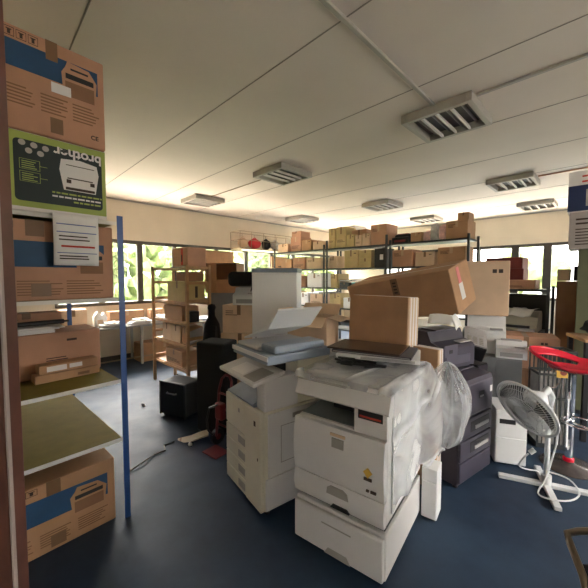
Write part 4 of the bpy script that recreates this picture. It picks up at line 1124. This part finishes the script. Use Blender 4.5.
# black coat-like bag standing upright in the rack's shade
t = thing('instrument_bag', 'upright black soft bag with a narrow neck beside the pine rack', 'bag', (-1.11, 4.30, 0), 0)
MB().lathe([(0, .0), (.10, .0), (.115, .12), (.11, .5), (.125, .8), (.10, 1.02), (.045, 1.13), (.04, 1.20), (.055, 1.24), (.045, 1.28), (0, 1.295)], 20).link('bag', 'blackfab', t, smooth=True)
MB().tube([(.07,-.07,1.0), (.09,-.10,.8), (.09,-.10,.6), (.08,-.08,.35)], .012).link('strap', 'black', t)
# red hand truck
t = thing('hand_truck', 'small red hand truck with dark wheels left of the yellowed copier', 'hand truck', (-.70, 2.98, 0), -38)
MB().tube([(-.09,.02,.10), (-.09,.06,.55), (-.07,.08,.66), (-.03,.09,.70), (.03,.09,.70), (.07,.08,.66), (.09,.06,.55), (.09,.02,.10)], .013).link('frame', 'redpaint', t, smooth=True)
for z in (.22, .38, .52): MB().cyl((-.09,.02+z*.08,z), (.09,.02+z*.08,z), .010).link('crossbar', 'redpaint', t)
MB().box(-.10, .10, -.14, .02, .004, .012).link('toe_plate', 'redpaint', t)
for xx in (-.125, .125):
    wl = MB().cyl((xx-.018, .06, .075), (xx+.018, .06, .075), .075, seg=22).link('wheel', 'black', t)
    MB().cyl((xx-.021, .06, .075), (xx+.021, .06, .075), .03, seg=14).link('rim', 'redpaint', wl)
MB().tube([(.0,-.02,.45), (-.10,-.05,.40), (-.13,-.06,.28), (-.11,-.06,.18), (-.05,-.05,.15)], .010).link('hose', 'black', t)
MB().box(-.05, .05, -.03, .03, .30, .46, bev=.015).link('load_clamp', 'redpaint', t)
# desk along the left windows
dx0, dx1, dv0, dv1 = .55, 3.9, 6.28, 6.93
x, y = RM((dx0+dx1)/2, (dv0+dv1)/2)
t = thing('desk', 'long grey desk under the left windows', 'desk', (x, y, 0), 45)
L_, D_ = dx1-dx0, dv1-dv0
MB().box(-L_/2, L_/2, -D_/2, D_/2, .72, .75, bev=.003).link('desktop', 'deskgrey', t)
for a in (-L_/2+.06, 0, L_/2-.06):
    for b_ in (-D_/2+.05, D_/2-.05): MB().box(a-.02, a+.02, b_-.02, b_+.02, 0, .719).link('leg', 'deskgrey', t)
MB().cyl((-L_/2+.06, -D_/2+.05, .14), (L_/2-.06, -D_/2+.05, .14), .012).link('foot_rail', 'dull', t)
carton('long brown carton on the floor under the grey desk', onu(2.70, 6.60, .002), 45, (.95, .36, .36), 'card', tape='tapec')
carton('brown carton on the grey desk, leftmost by the near end of the windows', onu(1.20, 6.72, .752), 45, (.40, .26, .33), 'card2', tape='tape')
carton('brown low carton on the grey desk right of the blue shelf post', onu(2.08, 6.75, .752), 45, (.62, .24, .25), 'card', tape='tapec')
carton('brown low carton on the grey desk beneath the window mullion', onu(2.78, 6.74, .752), 45, (.52, .22, .24), 'card', tape='tapec')
for i, (u, v, w_, n_) in enumerate(((1.15, 6.40, .40, 5), (1.75, 6.40, .38, 6), (2.23, 6.40, .36, 8), (2.68, 6.40, .38, 12), (3.16, 6.42, .38, 7))):
    lab = ['loose white papers at the near end of the grey desk', 'loose white papers on the desk behind the blue post', 'white papers on the desk just right of the blue post', 'tall crumpled white paper heap on the desk by the window', 'white papers on the desk behind the pine rack post'][i]
    t = thing('desk_papers', lab, 'paper', onu(u, v, .752), 45, 'paper heaps on the desk')
    q = MB()
    for k_ in range(n_): q.box(-w_/2, w_/2, -.10, .10, k_*.009, k_*.009+.004, mtx=Matrix.Translation((random.uniform(-.03,.03), random.uniform(-.02,.02), 0)) @ Matrix.Rotation(R(random.uniform(-4,4)), 4, 'Z'))
    q.link('sheets', 'paper', t)
    MB().grid(lambda a, b: (-.13+.26*a, -.09+.18*b, n_*.009+.012+.03*noise.noise(Vector((a*5, b*5, n_)))+.02), 7, 7).link('crumpled_sheet', 'paper', t, smooth=True, solid=.002)
t = thing('white_bottle', 'pale crumpled bag standing on the desk left of the blue post', 'bag', onu(1.61, 6.66, .752), 45)
t.name = 'paper_bag'
MB().prism([(-.10, 0), (.10, 0), (.11, .16), (.06, .25), (.03, .20), (-.04, .27), (-.10, .18)], -.06, .06).link('bag', 'paper', t); MB().box(-.05, .04, -.062, -.059, .05, .12).link('bag_print', 'card2', t)
tag(MB().blob((-1.93, 4.02, .016), .022, 2, .4, 3).link('paper_scrap', 'paper'), 'tiny crumpled paper scrap on the floor before the pine rack', 'scrap')
tag(MB().blob((-1.02, 3.06, .014), .020, 2, .4, 3).link('paper_scrap', 'paper'), 'tiny crumpled paper scrap on the floor near the hand truck', 'scrap')

# stack between pine rack and white cabinet
carton('brown carton at the bottom of the stack behind the tall black case', (-.66, 4.30, .002), -12, (.54, .46, .50), 'card')
carton('pale carton second from the floor in the stack behind the tall black case', (-.66, 4.30, .506), -10, (.52, .44, .42), 'card2')
carton('pale slanted carton leaning toward the yellowed copier', (-.66, 4.28, .932), -14, (.46, .40, .36), 'card2', marks=2)
open_carton('big open brown carton lying on its side with a dark opening', (-1.08, 4.62, 1.30), 0, (.50, .46, .44), 'card', flaps=(168, None, None, 165), rot=Euler((R(90), 0, R(-6))))
cabinet('grey_locker', 'narrow grey locker beneath the big open carton', (-1.08, 5.16), -6, (.46, .40, 1.405), 'steel', doors=1)
bo = [o for o in bpy.data.objects if o.get('label') == 'big open brown carton lying on its side with a dark opening'][0]
bo.location = (-1.08, 5.36, 1.409+.23)
t = desktop('white printer with a black cover thrown over it beside the tall white cabinet', (-.60, 4.22, 1.296), -8, (.32, .34, .22), 'copierw', 'greypad')
t = thing('black_cover', 'lumpy black cover lying on the white printer', 'cover', (-.64, 4.20, 1.532), -8)
MB().box(-.19, .19, -.17, .17, 0, .19, bev=.06, seg=4).link('cover', 'blackfab', t, smooth=True)
MB().tube([(.10,-.12,.05), (.14,-.18,.0), (.13,-.19,-.06)], .008).link('cord', 'black', t)

# wire basket shelf at the left windows, with a strip of daylit window beneath it
t = thing('wire_basket', 'wire basket shelf with red and grey contents above the left windows', 'basket', onu(5.6, 6.72, 2.37), 45)
q = MB()
for z in (.0, .21, .42):
    for b_ in (-.2, .2): q.cyl((-.95, b_, z), (.95, b_, z), .008, seg=6)
    for a in (-.95, .95): q.cyl((a, -.2, z), (a, .2, z), .008, seg=6)
for a in (-.95, -.6, -.2, .2, .6, .95): q.cyl((a, -.2, 0), (a, -.2, .42), .008, seg=6).cyl((a, .2, 0), (a, .2, .42), .008, seg=6)
q.link('wire_frame', 'dull', t)
MB().box(-.95, .95, -.2, .2, -.022, -.009).link('shelf_base', 'cream', t)
for a in (-.9, .9): MB().box(a-.015, a+.015, -.18, .255, -.06, -.023).link('bracket', 'cream', t)
for i, (a, m_, sc, lab) in enumerate(((-.72, 'card2', (.9,.8,.75), 'pale bundle at the left end in the wire basket'), (-.34, 'redbag', (1.15,.8,.85), 'red bag in the wire basket'), (.05, 'blackfab', (.8,.8,.9), 'dark bundle right of the red bag in the wire basket'), (.37, 'greybag', (.8,.8,.8), 'grey bundle right of the dark one in the wire basket'))):
    p = onu(5.6+a, 6.72, 2.378)
    tt = thing('cloth_bundle', lab, 'bundle', p, 45, 'bundles in the wire basket')
    MB().blob((0, 0, .15), .18, 3, .15, 2, tuple(.86*k_ for k_ in sc), 11+i).link('bundle', m_, tt, smooth=True)
    MB().tube([(-.05,0,.27), (-.02,0,.30), (.02,0,.30), (.05,0,.27)], .01).link('knot', m_, tt)
# board blinds standing in the left windows behind the stack
for i, (u, w_, zt, m_) in enumerate(((4.28, .95, 2.30, 'card'), (6.35, .62, 2.24, 'card'))):
    t = thing('brown_board', ['brown board standing on the window sill behind the pine rack', 'brown board with a hand hole on the sill beneath the wire basket'][i], 'board', onu(u, 6.955, 1.165), 45)
    MB().box(-w_/2, w_/2, -.012, .012, 0 if i else .62, zt-1.165, bev=.002).link('board', m_, t)
    if i == 0: MB().box(-w_/2, -w_/2+.05, -.011, .011, 0, .62).box(w_/2-.05, w_/2, -.011, .011, 0, .62).link('board_leg', m_, t)
    else: MB().box(-.06, .06, -.0135, -.011, .78, .81).link('hand_hole', 'dark', t)

# ------------------------------------------------------------------ light
wd = bpy.data.worlds.new('sky'); bpy.context.scene.world = wd; wd.use_nodes = True
nt = wd.node_tree; bg = nt.nodes['Background']
tcw = nt.nodes.new('ShaderNodeTexCoord'); sep = nt.nodes.new('ShaderNodeSeparateXYZ'); rp = nt.nodes.new('ShaderNodeValToRGB')
rp.color_ramp.elements[0].position = .50; rp.color_ramp.elements[0].color = (.20,.20,.185,1)
rp.color_ramp.elements[1].position = .72; rp.color_ramp.elements[1].color = (1,.96,.90,1)
mp = nt.nodes.new('ShaderNodeMapRange'); mp.inputs['From Min'].default_value = -1; mp.inputs['From Max'].default_value = 1
nt.links.new(tcw.outputs['Generated'], sep.inputs[0]); nt.links.new(sep.outputs['Z'], mp.inputs['Value'])
nt.links.new(mp.outputs['Result'], rp.inputs['Fac']); nt.links.new(rp.outputs['Color'], bg.inputs['Color'])
bg.inputs['Strength'].default_value = 15.0
sl = bpy.data.lights.new('sun', 'SUN'); sl.energy = 55; sl.angle = R(2); sl.color = (1,.94,.84)
so = bpy.data.objects.new('sun', sl); C.objects.link(so)
sd_ = Vector((*RM(math.cos(R(14)), math.sin(R(14))), math.tan(R(58)))).normalized()
so.rotation_euler = sd_.to_track_quat('Z', 'Y').to_euler()
def portal(name, u, v, w_, h_, rz):
    l = bpy.data.lights.new(name, 'AREA'); l.shape = 'RECTANGLE'; l.size = w_; l.size_y = h_
    l.cycles.is_portal = True
    o = bpy.data.objects.new(name, l); C.objects.link(o)
    x, y = RM(u, v); o.location = (x, y, (ZS+ZT)/2); o.rotation_euler = (R(90), 0, R(rz))
portal('window_portal_left', 5.15, VMAX+.12, 8.3, 1.34, 45)
portal('window_portal_right', UMAX+.12, 1.5, 7.8, 1.40, -45)
portal('window_portal_back', UMIN-.12, -1.575, .65, 1.3, 135)
portal('window_portal_near', 3.8, VMIN-.12, 2.8, 1.3, 225)

# ------------------------------------------------------------------ camera
cd = bpy.data.cameras.new('camera'); co = bpy.data.objects.new('camera', cd); C.objects.link(co)
co.location = (0, 0, 1.65); co.rotation_euler = (R(87), 0, 0)
cd.sensor_width = 36; cd.lens = 36*320/588; cd.clip_start = .02; cd.clip_end = 200
sc = bpy.context.scene; sc.camera = co
sc.view_settings.view_transform = 'Standard'; sc.view_settings.look = 'None'
sc.view_settings.gamma = 1; sc.view_settings.use_curve_mapping = False
sc.view_settings.exposure = 1.45
sc.cycles.use_denoising = True; sc.cycles.max_bounces = 10; sc.cycles.diffuse_bounces = 6; sc.cycles.transparent_max_bounces = 16
sc.cycles.sample_clamp_indirect = 8
